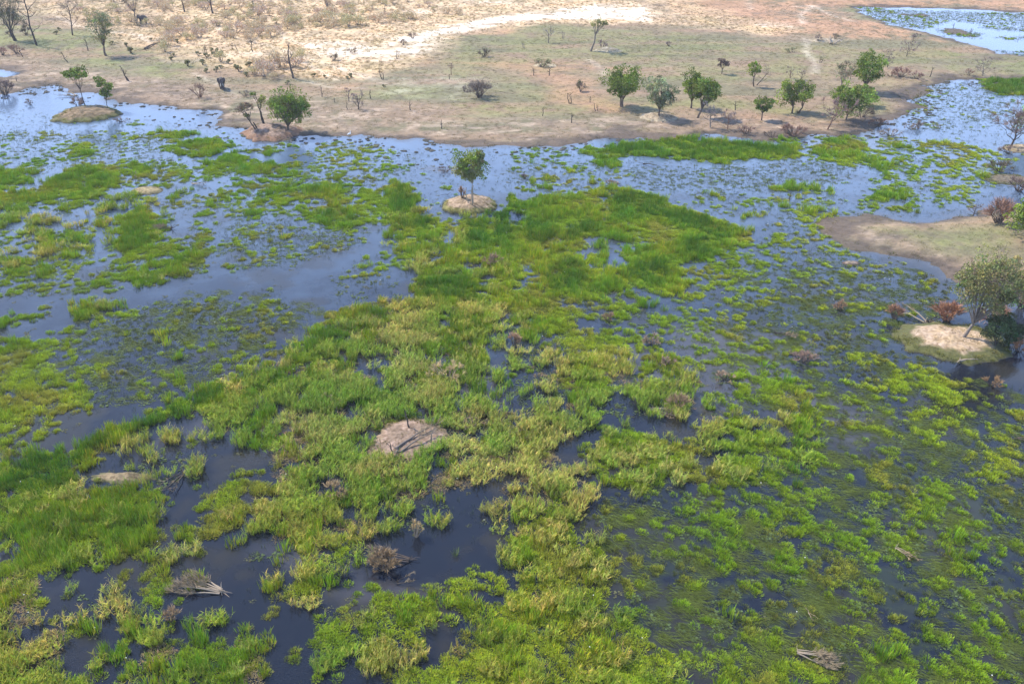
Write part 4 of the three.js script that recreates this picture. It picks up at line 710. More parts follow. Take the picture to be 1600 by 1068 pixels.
function elephant(px, py, turn, S, label, step) {
  const [x, z] = foot(px, py), t = thing('elephant', x, groundAt(x, z), z, label, 'elephant'); t.rotation.y = turn; t.scale.setScalar(S);
  // faces +z; about three metres at the shoulder
  const B = [[0, 1.95, -1.1, 0.68, 0, 2.0, 0.5, 0.7], [0, 2.2, 0.7, 0.55, 0, 2.45, 1.35, 0.46], [0, 2.45, 1.5, 0.4, 0, 1.6, 1.95, 0.25], [0, 1.6, 1.95, 0.24, 0, 0.75, 2.0, 0.16], [0, 0.75, 2.0, 0.16, 0, 0.28, 2.12, 0.1]];
  for (const s of [-1, 1]) { const f = s * step; B.push([s * 0.38, 1.8, 0.6, 0.38, s * 0.38, 0.95, 0.6 + f * 0.5, 0.27], [s * 0.38, 0.95, 0.6 + f * 0.5, 0.26, s * 0.38, 0.14, 0.6 + f, 0.25], [s * 0.38, 1.7, -1.2, 0.46, s * 0.38, 0.9, -1.15 - f * 0.5, 0.28], [s * 0.38, 0.9, -1.15 - f * 0.5, 0.26, s * 0.38, 0.14, -1.25 - f, 0.25]); }
  part('body', body(B, [[0, 2.15, -0.4, 0.7, 0.82, 1.2], [0, 2.72, 1.4, 0.38, 0.34, 0.36]], [-1.4, -0.2, -2.4], [1.4, 3.4, 2.6], 64, 0.16), M.hide, t);
  for (const s of [-1, 1]) {
    const g = body([], [[s * 0.72, 2.55, 1.0, 0.36, 0.6, 0.12], [s * 0.66, 2.05, 0.95, 0.22, 0.5, 0.1]], [s * 0.72 - 0.8, 1.4, 0.4], [s * 0.72 + 0.8, 3.3, 1.6], 40, 0.1); part('ear', g, M.hide, t);
    const o = fresh(); limb(o, [V(s * 0.25, 1.85, 1.75), V(s * 0.33, 1.5, 2.0), V(s * 0.32, 1.25, 2.3), V(s * 0.27, 1.2, 2.55)], 0.075, 0.025, 8, [1, 1, 1]); part('tusk', built(o), M.ivory, t);
  }
  const o = fresh(); limb(o, [V(0, 2.2, -1.8), V(0, 1.8, -2.02), V(0, 1.2, -2.06), V(0, 0.9, -2.04)], 0.07, 0.03, 6, [1, 1, 1]); part('tail', built(o), M.hide, t);
  return t;
}
function wadingBird(px, py, S, turn, label) {
  const [x, z] = foot(px, py), t = thing('wading_bird', x, Math.max(-0.05, groundAt(x, z)), z, label, 'bird'); t.rotation.y = turn; t.scale.setScalar(S);
  const B = [[0.16, 0.66, 0, 0.05, 0.24, 0.78, 0, 0.035], [0.24, 0.78, 0, 0.034, 0.17, 0.9, 0, 0.03], [0.17, 0.9, 0, 0.03, 0.2, 1.02, 0, 0.03], [0.2, 1.02, 0, 0.042, 0.27, 1.02, 0, 0.035], [-0.1, 0.58, 0, 0.1, -0.34, 0.47, 0, 0.03]];
  part('body', body(B, [[0, 0.6, 0, 0.22, 0.13, 0.12]], [-0.45, 0.3, -0.4], [0.45, 1.2, 0.4], 44, 0.04), M.plume, t);
  const k = fresh(); limb(k, [V(0.29, 1.02, 0), V(0.43, 0.99, 0)], 0.02, 0.004, 6, [1, 1, 1]); part('bill', built(k), M.beak, t);
  for (const s of [-1, 1]) { const l = fresh(); limb(l, [V(0, 0.52, s * 0.05), V(-0.03, 0.28, s * 0.06), V(0.01, 0, s * 0.06), V(0.08, 0.01, s * 0.07)], 0.016, 0.01, 6, [1, 1, 1]); part('leg', built(l), M.beak, t); }
  return t;
}
// ------------------------------------------------------------------ trees
const DEEP = [[0.14, 0.195, 0.03], [0.19, 0.255, 0.04], [0.25, 0.32, 0.055]], LIME = [[0.22, 0.285, 0.05], [0.28, 0.34, 0.06], [0.16, 0.21, 0.04]], SAGE = [[0.25, 0.28, 0.14], [0.3, 0.32, 0.165], [0.2, 0.23, 0.11]], OLIVE = [[0.28, 0.28, 0.1], [0.33, 0.32, 0.12], [0.22, 0.23, 0.085]];
[
  { px: 971, py: 167, hp: 59, wp: 60, stems: 2, spread: 0.05, lobes: 20, leaves: 200, lobe: 0.22, low: 0.28, colours: DEEP, label: 'dense round green tree with twin trunks, first of the leafy shoreline trees' },
  { px: 1030, py: 180, hp: 58, wp: 46, lobes: 16, leaves: 150, lobe: 0.2, low: 0.22, bare: 6, colours: SAGE, label: 'grey green tree on the brown mound, casting a long dark shadow' },
  { px: 1080, py: 169, hp: 55, wp: 36, lobes: 13, leaves: 180, low: 0.27, lobe: 0.23, colours: LIME, label: 'lime green tree with an upright trunk, left of the leaning one' },
  { px: 1090, py: 184, hp: 62, wp: 40, shift: 12, lobes: 15, leaves: 170, low: 0.3, lobe: 0.23, colours: DEEP, label: 'leaning green tree whose crown merges with the lime green tree' },
  { px: 1236, py: 176, hp: 50, wp: 58, stems: 2, spread: 0.16, lobes: 20, leaves: 160, low: 0.3, bare: 8, colours: DEEP, label: 'wide flat-topped green tree on two spreading stems, with bare purplish lower twigs' },
  { px: 1322, py: 188, hp: 55, wp: 64, lobes: 18, leaves: 190, low: 0.18, shift: 2, colours: LIME, label: 'broad bright green tree at the shore below the tallest tree' },
  { px: 1354, py: 166, hp: 30, wp: 32, lobes: 9, leaves: 170, low: 0.15, lobe: 0.24, colours: DEEP, label: 'short round dark green tree between the tallest tree and the bright green one' },
  { px: 1350, py: 143, hp: 61, wp: 46, lobes: 18, leaves: 180, low: 0.2, lobe: 0.2, shift: 3, colours: DEEP, label: 'tallest dark green tree of the right hand group' },
  { px: 1319, py: 141, hp: 47, wp: 34, stems: 2, spread: 0.05, lobes: 8, leaves: 60, low: 0.3, bare: 22, leaf: 0.26, colours: SAGE, bark: 'grey', label: 'thin half bare greyish tree left of the tallest tree' },
  { px: 1190, py: 188, hp: 38, wp: 30, lobes: 10, leaves: 120, low: 0.4, colours: DEEP, bare: 6, label: 'small green tree with a thin stem before the flat-topped tree' },
  { px: 1178, py: 135, hp: 36, wp: 20, lobes: 6, leaves: 90, low: 0.5, colours: LIME, bare: 6, shift: -3, label: 'small yellow green tree with one curved limb sweeping to the ground' },
  { px: 923, py: 80, hp: 50, wp: 27, shift: 12, lobes: 8, leaves: 75, low: 0.62, umbrella: 1, fork: 0.9, colours: OLIVE, bark: 'grey', leaf: 0.3, label: 'tall slender tree with a small sparse crown, alone on the plain' },
  { px: 452, py: 202, hp: 61, wp: 60, stems: 2, spread: 0.05, lobes: 20, leaves: 190, low: 0.14, lobe: 0.2, bare: 8, colours: DEEP.concat(LIME.slice(0, 1)), shift: 2, label: 'dense green tree on the reddish bank at the far shore' },
  { px: 413, py: 196, hp: 52, wp: 22, stems: 2, spread: 0.03, lobes: 6, leaves: 80, low: 0.55, leaf: 0.26, colours: [[0.3, 0.31, 0.07], [0.24, 0.25, 0.07]], bark: 'dark', shift: -5, label: 'narrow yellow green tree left of the dense tree on the bank' },
  { px: 400, py: 201, hp: 40, wp: 28, stems: 2, spread: 0.05, lobes: 8, leaves: 70, low: 0.42, leaf: 0.26, bare: 14, shift: -13, colours: [[0.25, 0.25, 0.08], [0.22, 0.16, 0.1]], bark: 'dark', label: 'small yellowish brown tree leaning left at the end of the bank' },
  { px: 133, py: 167, hp: 62, wp: 37, lobes: 10, leaves: 130, low: 0.56, umbrella: 1, bare: 6, shift: -4, colours: DEEP, bark: 'dark', fork: 0.85, r: 0.16, label: 'umbrella shaped tree on the left island, taller of its two trees' },
  { px: 168, py: 169, hp: 47, wp: 28, lobes: 9, leaves: 90, low: 0.35, bare: 10, colours: DEEP, bark: 'dark', r: 0.12, label: 'straight thin tree on the left island, shorter of its two trees' },
  { px: 737, py: 318, hp: 82, wp: 46, stems: 3, spread: 0.045, lobes: 20, leaves: 270, low: 0.44, lobe: 0.22, leaf: 0.26, colours: LIME.concat(OLIVE), bark: 'pale', bare: 3, fork: 0.9, r: 0.13, label: 'bushy green tree with pale stems on the round sandy island' },
  { px: 165, py: 87, hp: 66, wp: 46, lobes: 15, leaves: 140, low: 0.36, leaf: 0.3, colours: OLIVE.concat(SAGE), label: 'grey green rounded tree on one straight trunk in the upper left grass' },
  { px: 28, py: 63, hp: 88, wp: 56, stems: 2, spread: 0.06, lobes: 16, leaves: 120, low: 0.2, leaf: 0.3, bare: 10, colours: [[0.15, 0.15, 0.085], [0.19, 0.185, 0.11]], bark: 'dark', r: 0.5, shift: -2, label: 'large olive grey tree at the top left, its trunks wrapped in leaves' },
  { px: 6, py: 37, hp: 26, wp: 26, lobes: 6, leaves: 60, low: 0.35, colours: OLIVE, bark: 'dark', label: 'little olive tree at the top left edge' },
  { px: 213, py: 37, hp: 56, wp: 48, lobes: 9, leaves: 45, low: 0.45, leaf: 0.26, bare: 26, colours: [[0.24, 0.2, 0.12], [0.2, 0.18, 0.11]], bark: 'brown', r: 0.32, label: 'half bare brownish tree with an elephant at its foot' },
  { px: 1506, py: 526, hp: 118, wp: 122, deep: 0.8, lobes: 30, leaves: 260, leaf: 0.23, low: 0.4, fork: 0.5, lobe: 0.19, shift: 32, bare: 8, squash: 0.6, colours: OLIVE.concat([[0.2, 0.235, 0.075]]), bark: 'grey', r: 0.34, label: 'large feathery olive tree leaning over the sandy island at the right' },
  { px: 1562, py: 538, hp: 46, wp: 66, stems: 3, spread: 0.12, lobes: 14, leaves: 260, leaf: 0.22, low: 0.08, lobe: 0.22, colours: [[0.075, 0.11, 0.045], [0.1, 0.14, 0.055]], bark: 'dark', name: 'leafy_shrub', category: 'shrub', label: 'dark green shrub under the right side of the leaning tree' },
  { px: 1612, py: 222, hp: 58, wp: 60, lobes: 12, leaves: 170, low: 0.3, colours: DEEP, label: 'green tree cut by the right edge behind the brown leaved tree' },
  { px: 1608, py: 372, hp: 60, wp: 74, stems: 3, spread: 0.1, lobes: 14, leaves: 220, low: 0.08, lobe: 0.22, colours: LIME, name: 'leafy_shrub', category: 'shrub', label: 'bright green shrub cut by the right edge beside the brown bush' },
  { px: 1128, py: 115, hp: 23, wp: 20, lobes: 6, leaves: 40, low: 0.4, bare: 22, colours: [[0.19, 0.13, 0.115], [0.15, 0.11, 0.09]], bark: 'dark', label: 'small purplish brown round tree alone on the plain' },
].forEach((o, i) => tree({ seed: 500 + i * 7, ...o }));

[
  { px: 57, py: 71, hp: 92, wp: 34, limbs: 8, lean: -1, bark: 'dark', twig: 3, r: 0.32, label: 'tall bare dead tree with a dark trunk, right of the olive grey tree' },
  { px: 113, py: 55, hp: 58, wp: 34, limbs: 8, bark: 'brown', twig: 7, r: 0.26, label: 'bare brown tree with a twiggy crown on the sandy grass, left of the rounded tree' },
  { px: 458, py: 122, hp: 56, wp: 18, limbs: 4, first: 0.25, top: 0.95, bark: 'brown', twig: 1, label: 'dead pronged grey tree on the pale sand' },
  { px: 213, py: 290, hp: 26, wp: 14, limbs: 5, bark: 'brown', twig: 3, r: 0.05, label: 'thin leafless sapling beside the tiny flat island' },
  { px: 1293, py: 202, hp: 40, wp: 42, limbs: 9, first: 0.45, lean: 12, bark: 'rust', twig: 10, twigColour: [0.29, 0.18, 0.155], label: 'leaning pinkish bare tree at the water edge before the broad bright green tree' },
  { px: 1110, py: 199, hp: 32, wp: 26, limbs: 8, bark: 'grey', twig: 9, twigColour: [0.25, 0.21, 0.2], label: 'greyish purple bare tree at the shore under the leaning green tree' },
  { px: 1137, py: 201, hp: 23, wp: 26, limbs: 7, first: 0.2, bark: 'rust', twig: 9, twigColour: [0.28, 0.2, 0.165], label: 'small pinkish brown bare tree right of the purple one' },
  { px: 1182, py: 133, hp: 20, wp: 26, limbs: 4, lean: 17, top: 0.9, bark: 'dark', twig: 4, name: 'fallen_limb', category: 'branch', label: 'dark curved limb arching away from the small yellow green tree' },
  { px: 1417, py: 88, hp: 15, wp: 20, limbs: 6, bark: 'dark', twig: 8, twigColour: [0.2, 0.13, 0.13], label: 'purplish bare tree with a small shadow, below the lagoon' },
  { px: 1426, py: 66, hp: 14, wp: 16, limbs: 5, first: 0.15, bark: 'dark', twig: 8, twigColour: [0.19, 0.13, 0.13], label: 'dark purplish bare tree close to the lagoon bank' },
  { px: 1387, py: 105, hp: 23, wp: 22, limbs: 7, first: 0.1, bark: 'grey', twig: 7, label: 'upright bare grey tree right of the tallest green tree' },
  { px: 1536, py: 118, hp: 24, wp: 24, limbs: 7, first: 0.1, bark: 'grey', twig: 8, label: 'bare twiggy tree beside the reeds of the upper right inlet' },
  { px: 1580, py: 230, hp: 52, wp: 56, limbs: 13, first: 0.3, top: 0.75, bark: 'brown', twig: 14, twigColour: [0.21, 0.14, 0.11], label: 'brown leafless tree before the green one at the right edge' },
  { px: 857, py: 67, hp: 20, wp: 17, limbs: 6, bark: 'grey', twig: 6, twigColour: [0.3, 0.26, 0.23], label: 'small pale bare tree left of the tall slender tree' },
  { px: 1521, py: 337, hp: 22, wp: 18, limbs: 6, bark: 'brown', twig: 6, twigColour: [0.28, 0.2, 0.17], label: 'small pinkish sapling on the near right spit' },
  { px: 560, py: 171, hp: 25, wp: 20, limbs: 7, first: 0.1, bark: 'dark', twig: 8, twigColour: [0.27, 0.2, 0.18], label: 'bare spreading sapling on the mud, largest of the four around it' },
  { px: 545, py: 158, hp: 19, wp: 12, limbs: 5, bark: 'brown', twig: 7, twigColour: [0.3, 0.2, 0.18], label: 'slender pinkish sapling just behind the bare spreading one' },
  { px: 503, py: 151, hp: 18, wp: 8, limbs: 4, bark: 'brown', twig: 2, label: 'thin bare sapling in the green strip right of the dense bank tree' },
  { px: 705, py: 117, hp: 18, wp: 9, limbs: 5, first: 0.6, bark: 'rust', twig: 6, twigColour: [0.28, 0.19, 0.16], label: 'reddish sapling in a green patch at the middle of the plain' },
  { px: 1235, py: 122, hp: 17, wp: 16, limbs: 5, first: 0.1, bark: 'rust', twig: 6, label: 'left one of two dead brown trees behind the flat-topped tree' },
  { px: 1252, py: 124, hp: 14, wp: 18, limbs: 5, first: 0.1, bark: 'brown', twig: 5, label: 'right one of two dead brown trees behind the flat-topped tree' },
].forEach((o, i) => deadTree({ seed: 900 + i * 5, ...o }));

// bushes on the plain and at the water
[
  { px: 750, py: 152, hp: 31, wp: 56, stems: 26, twig: 14, leaf: 40, leafColour: [0.19, 0.165, 0.14], colour: [0.2, 0.17, 0.155], label: 'wide grey purplish bush with a dark shadow in the middle of the plain' },
  { px: 757, py: 88, hp: 15, wp: 27, stems: 14, twig: 8, leaf: 30, leafColour: [0.18, 0.18, 0.11], label: 'low grey green bush over a dark hollow, alone on the plain' },
  { px: 907, py: 143, hp: 21, wp: 19, stems: 12, twig: 10, leaf: 22, leafColour: [0.13, 0.16, 0.06], colour: [0.22, 0.17, 0.16], label: 'bush with purple twigs over a green foot, left of the round green tree' },
  { px: 847, py: 104, hp: 13, wp: 32, stems: 14, twig: 7, leaf: 40, leafColour: [0.19, 0.23, 0.09], label: 'low pale green bush on the yellowish mound' },
  { px: 1045, py: 72, hp: 10, wp: 10, stems: 8, twig: 9, colour: [0.17, 0.14, 0.16], label: 'single small purple bush on the upper middle plain' },
  { px: 940, py: 76, hp: 17, wp: 22, stems: 10, twig: 10, colour: [0.25, 0.21, 0.22], label: 'purplish bush right behind the tall slender tree' },
  { px: 1279, py: 63, hp: 12, wp: 14, stems: 8, twig: 9, colour: [0.2, 0.17, 0.17], label: 'grey bush on the left end of the pale lagoon mound' },
  { px: 1305, py: 61, hp: 12, wp: 16, stems: 8, twig: 9, leaf: 10, colour: [0.2, 0.18, 0.16], label: 'grey green bush behind the white fallen trunk' },
  { px: 1236, py: 82, hp: 9, wp: 26, stems: 10, twig: 5, leaf: 26, leafColour: [0.25, 0.26, 0.12], label: 'flat yellow green bush on the right hand plain' },
  { px: 1408, py: 120, hp: 18, wp: 36, stems: 20, twig: 12, colour: [0.29, 0.19, 0.165], label: 'larger heap of pinkish brush before the right inlet' },
  { px: 1392, py: 119, hp: 10, wp: 28, stems: 12, twig: 9, colour: [0.26, 0.2, 0.155], label: 'flatter brown brush at the left of the pinkish heap' },
  { px: 1432, py: 123, hp: 14, wp: 26, stems: 12, twig: 10, colour: [0.31, 0.21, 0.2], label: 'rosy brush at the right of the pinkish heap' },
  { px: 1514, py: 117, hp: 13, wp: 16, stems: 8, twig: 8, colour: [0.29, 0.19, 0.165], label: 'small reddish bush left of the bare twiggy inlet tree' },
  { px: 1165, py: 208, hp: 15, wp: 44, stems: 18, twig: 10, colour: [0.26, 0.185, 0.165], label: 'low pinkish brush along the shore left of the bigger shore brush' },
  { px: 1240, py: 212, hp: 23, wp: 58, stems: 26, twig: 12, colour: [0.27, 0.18, 0.155], label: 'biggest pinkish brush at the shore below the flat-topped tree' },
  { px: 1205, py: 214, hp: 11, wp: 40, stems: 14, twig: 8, colour: [0.19, 0.155, 0.14], label: 'dark low brush between the two pinkish shore brushes' },
  { px: 1372, py: 196, hp: 13, wp: 44, stems: 18, twig: 10, wet: 1, colour: [0.2, 0.12, 0.095], label: 'reddish dead brush in the shallows right of the broad bright green tree' },
  { px: 1347, py: 183, hp: 20, wp: 48, stems: 14, twig: 9, leaf: 20, leafColour: [0.13, 0.12, 0.09], colour: [0.16, 0.13, 0.12], label: 'dark bush in the shade right of the broad bright green tree' },
  { px: 1424, py: 202, hp: 10, wp: 34, stems: 12, twig: 9, wet: 1, colour: [0.24, 0.19, 0.16], label: 'brown brush lying in the inlet, left of the rounded clump' },
  { px: 1435, py: 200, hp: 13, wp: 13, stems: 10, twig: 12, wet: 1, colour: [0.24, 0.2, 0.18], label: 'rounded grey brown clump standing in the inlet' },
  { px: 1464, py: 200, hp: 8, wp: 20, stems: 8, twig: 8, wet: 1, colour: [0.22, 0.19, 0.19], label: 'flat twiggy clump in the inlet, rightmost of three' },
  { px: 1392, py: 212, hp: 12, wp: 60, stems: 18, twig: 9, wet: 1, colour: [0.27, 0.22, 0.19], label: 'long pale driftwood brush along the inlet mouth' },
  { px: 1561, py: 348, hp: 44, wp: 52, stems: 24, twig: 14, colour: [0.27, 0.175, 0.145], label: 'tall reddish brown bush at the right edge beside the bright shrub' },
  { px: 1592, py: 298, hp: 28, wp: 56, stems: 18, twig: 12, wet: 1, colour: [0.22, 0.17, 0.155], label: 'brown brush at the right edge above the reddish bush' },
  { px: 1562, py: 268, hp: 22, wp: 54, stems: 16, twig: 10, leaf: 24, leafColour: [0.12, 0.13, 0.05], wet: 1, colour: [0.16, 0.13, 0.11], label: 'dark tangled brush over the muddy bank at the right edge' },
  { px: 1578, py: 240, hp: 16, wp: 44, stems: 14, twig: 10, wet: 1, colour: [0.26, 0.2, 0.18], label: 'pale twigs at the waterline below the brown leafless tree' },
  { px: 1480, py: 503, hp: 40, wp: 54, stems: 20, twig: 16, wet: 1, colour: [0.28, 0.15, 0.095], label: 'rust red bush behind the sandy island, left of the tree trunk' },
  { px: 1398, py: 498, hp: 27, wp: 30, stems: 14, twig: 14, wet: 1, colour: [0.25, 0.145, 0.1], label: 'small rust red bush at the end of the white fallen branch' },
  { px: 1553, py: 505, hp: 34, wp: 66, stems: 20, twig: 14, wet: 1, colour: [0.28, 0.17, 0.125], label: 'rust red bush seen behind the leaning trunk' },
  { px: 1596, py: 480, hp: 46, wp: 50, stems: 18, twig: 12, wet: 1, colour: [0.3, 0.2, 0.165], label: 'pinkish bush at the right edge behind the leaning tree' },
  { px: 1592, py: 548, hp: 24, wp: 40, stems: 14, twig: 12, wet: 1, colour: [0.36, 0.2, 0.11], label: 'orange brown bush in the water at the right edge' },
  { px: 1549, py: 603, hp: 20, wp: 36, stems: 12, twig: 8, wet: 1, colour: [0.3, 0.2, 0.11], label: 'orange brown tuft in the water below the sandy island' },
  { px: 1258, py: 566, hp: 20, wp: 50, stems: 16, twig: 12, wet: 1, colour: [0.3, 0.22, 0.195], label: 'dead pinkish brush sticking out of open water at the right' },
  { px: 1312, py: 483, hp: 17, wp: 24, stems: 12, twig: 12, wet: 1, colour: [0.34, 0.23, 0.15], label: 'lone round brown tuft in water left of the small rust bush' },
  { px: 951, py: 501, hp: 16, wp: 24, stems: 12, twig: 12, wet: 1, colour: [0.3, 0.22, 0.15], label: 'brown tuft among the mats below the big reed stand' },
  { px: 803, py: 541, hp: 28, wp: 24, stems: 14, twig: 12, wet: 1, colour: [0.36, 0.25, 0.17], label: 'straw pink tuft beside open water in the middle of the marsh' },
  { px: 1018, py: 536, hp: 18, wp: 38, stems: 14, twig: 10, wet: 1, colour: [0.34, 0.27, 0.2], label: 'straw coloured tangle right of the middle, upper one of two' },
  { px: 1044, py: 570, hp: 15, wp: 36, stems: 12, twig: 10, wet: 1, colour: [0.33, 0.25, 0.22], label: 'straw coloured tangle right of the middle, lower one of two' },
  { px: 1132, py: 595, hp: 16, wp: 48, stems: 14, twig: 10, wet: 1, colour: [0.35, 0.27, 0.21], label: 'long pale dry tuft left of the pinkish brush in open water' },
  { px: 1058, py: 640, hp: 30, wp: 44, stems: 16, twig: 9, wet: 1, colour: [0.29, 0.22, 0.15], label: 'clump of dry standing stalks by the fallen branches' },
  { px: 770, py: 415, hp: 22, wp: 40, stems: 14, twig: 11, wet: 1, colour: [0.3, 0.22, 0.16], label: 'dry brown clump inside the reeds below the round sandy island' },
  { px: 955, py: 290, hp: 13, wp: 28, stems: 12, twig: 11, wet: 1, colour: [0.27, 0.2, 0.16], label: 'brown tuft at the top edge of the big reed stand' },
  { px: 820, py: 279, hp: 10, wp: 14, stems: 8, twig: 10, wet: 1, colour: [0.22, 0.155, 0.16], label: 'small purplish tuft in the water right of the round island tree' },
  { px: 696, py: 268, hp: 12, wp: 32, stems: 10, twig: 9, wet: 1, colour: [0.2, 0.15, 0.14], label: 'brown tuft on a mud patch left of the round island tree' },
  { px: 722, py: 310, hp: 22, wp: 16, stems: 10, twig: 10, colour: [0.3, 0.2, 0.13], label: 'dry brown bush at the foot of the round island tree' },
  { px: 122, py: 164, hp: 22, wp: 26, stems: 12, twig: 8, colour: [0.26, 0.19, 0.17], label: 'bare twiggy bush on top of the left island' },
  { px: 190, py: 190, hp: 11, wp: 38, stems: 14, twig: 10, wet: 1, colour: [0.24, 0.2, 0.19], label: 'grey brush floating in the water right of the left island' },
  { px: 8, py: 148, hp: 30, wp: 40, stems: 18, twig: 12, wet: 1, colour: [0.22, 0.17, 0.155], label: 'grey brown brush at the left edge beside the water' },
  { px: 47, py: 163, hp: 9, wp: 24, stems: 10, twig: 9, wet: 1, colour: [0.25, 0.21, 0.21], label: 'low twigs in the shallows near the left edge' },
  { px: 26, py: 84, hp: 20, wp: 34, stems: 14, twig: 10, colour: [0.28, 0.2, 0.17], label: 'pinkish bush below the olive grey tree, right one of two' },
  { px: 4, py: 86, hp: 16, wp: 28, stems: 12, twig: 10, colour: [0.31, 0.2, 0.175], label: 'pinkish bush below the olive grey tree, at the picture edge' },
  { px: 41, py: 54, hp: 18, wp: 16, stems: 10, twig: 10, leaf: 30, leafColour: [0.12, 0.12, 0.08], colour: [0.15, 0.13, 0.11], label: 'dark bush tight behind the olive grey tree trunks' },
  { px: 16, py: 56, hp: 11, wp: 13, stems: 8, twig: 7, leaf: 26, leafColour: [0.15, 0.15, 0.1], label: 'small dark green bush left of the olive grey tree trunks' },
  { px: 312, py: 152, hp: 30, wp: 28, stems: 10, twig: 6, bark: 'rust', colour: [0.24, 0.17, 0.145], label: 'bare upright thicket of stems on the mud, left of the elephant facing us' },
  { px: 384, py: 150, hp: 12, wp: 34, stems: 12, twig: 9, colour: [0.22, 0.2, 0.18], label: 'flat dark bush between the elephant facing us and the yellow green tree' },
  { px: 432, py: 182, hp: 30, wp: 22, stems: 10, twig: 10, colour: [0.25, 0.18, 0.165], label: 'pinkish bare bush between the narrow tree and the dense tree on the bank' },
  { px: 725, py: 143, hp: 15, wp: 10, stems: 7, twig: 8, colour: [0.24, 0.2, 0.19], label: 'little grey bush left of the wide purplish bush' },
  { px: 645, py: 60, hp: 12, wp: 18, stems: 10, twig: 8, leaf: 10, leafColour: [0.22, 0.18, 0.13], label: 'dark dry bush on the white salt pan, upper one of two' },
  { px: 630, py: 70, hp: 10, wp: 12, stems: 8, twig: 8, leaf: 10, leafColour: [0.22, 0.18, 0.13], label: 'small dry bush on the white salt pan, lower one of two' },
  { px: 522, py: 94, hp: 11, wp: 18, stems: 12, twig: 8, leaf: 18, leafColour: [0.25, 0.22, 0.14], label: 'single round bush on the pale sand right of the dead pronged tree' },
  { px: 552, py: 82, hp: 8, wp: 28, stems: 10, twig: 8, leaf: 16, leafColour: [0.28, 0.22, 0.14], label: 'low spread bush on the pale sand, right above the single round bush' },
  { px: 650, py: 838, hp: 38, wp: 26, stems: 14, twig: 7, wet: 1, bark: 'pale', colour: [0.42, 0.34, 0.19], label: 'drooping clump of dead yellow reeds standing in the dark pool' },
  { px: 268, py: 970, hp: 22, wp: 36, stems: 12, twig: 8, wet: 1, colour: [0.32, 0.24, 0.15], label: 'dry brown tangle in the channel under the fan shaped fallen tree' },
  { px: 520, py: 775, hp: 22, wp: 66, stems: 18, twig: 10, wet: 1, colour: [0.36, 0.28, 0.17], label: 'flattened dry reed heap left below the bare pinkish mound' },
  { px: 700, py: 590, hp: 26, wp: 90, stems: 22, twig: 9, wet: 1, bark: 'pale', colour: [0.48, 0.4, 0.23], label: 'large tangle of bent straw yellow reeds above the bare pinkish mound' },
  { px: 520, py: 628, hp: 16, wp: 60, stems: 14, twig: 9, wet: 1, bark: 'pale', colour: [0.44, 0.37, 0.22], label: 'smaller tangle of straw yellow reeds left of the large one' },
  { px: 740, py: 664, hp: 14, wp: 60, stems: 12, twig: 8, wet: 1, colour: [0.3, 0.23, 0.16], label: 'thin bare branches right of the bare pinkish mound' },
  { px: 600, py: 888, hp: 30, wp: 60, stems: 20, twig: 14, wet: 1, colour: [0.25, 0.19, 0.12], label: 'dense brushwood of the toppled bush in the dark pool' },
].forEach((o, i) => bush({ seed: 1300 + i * 3, ...o }));

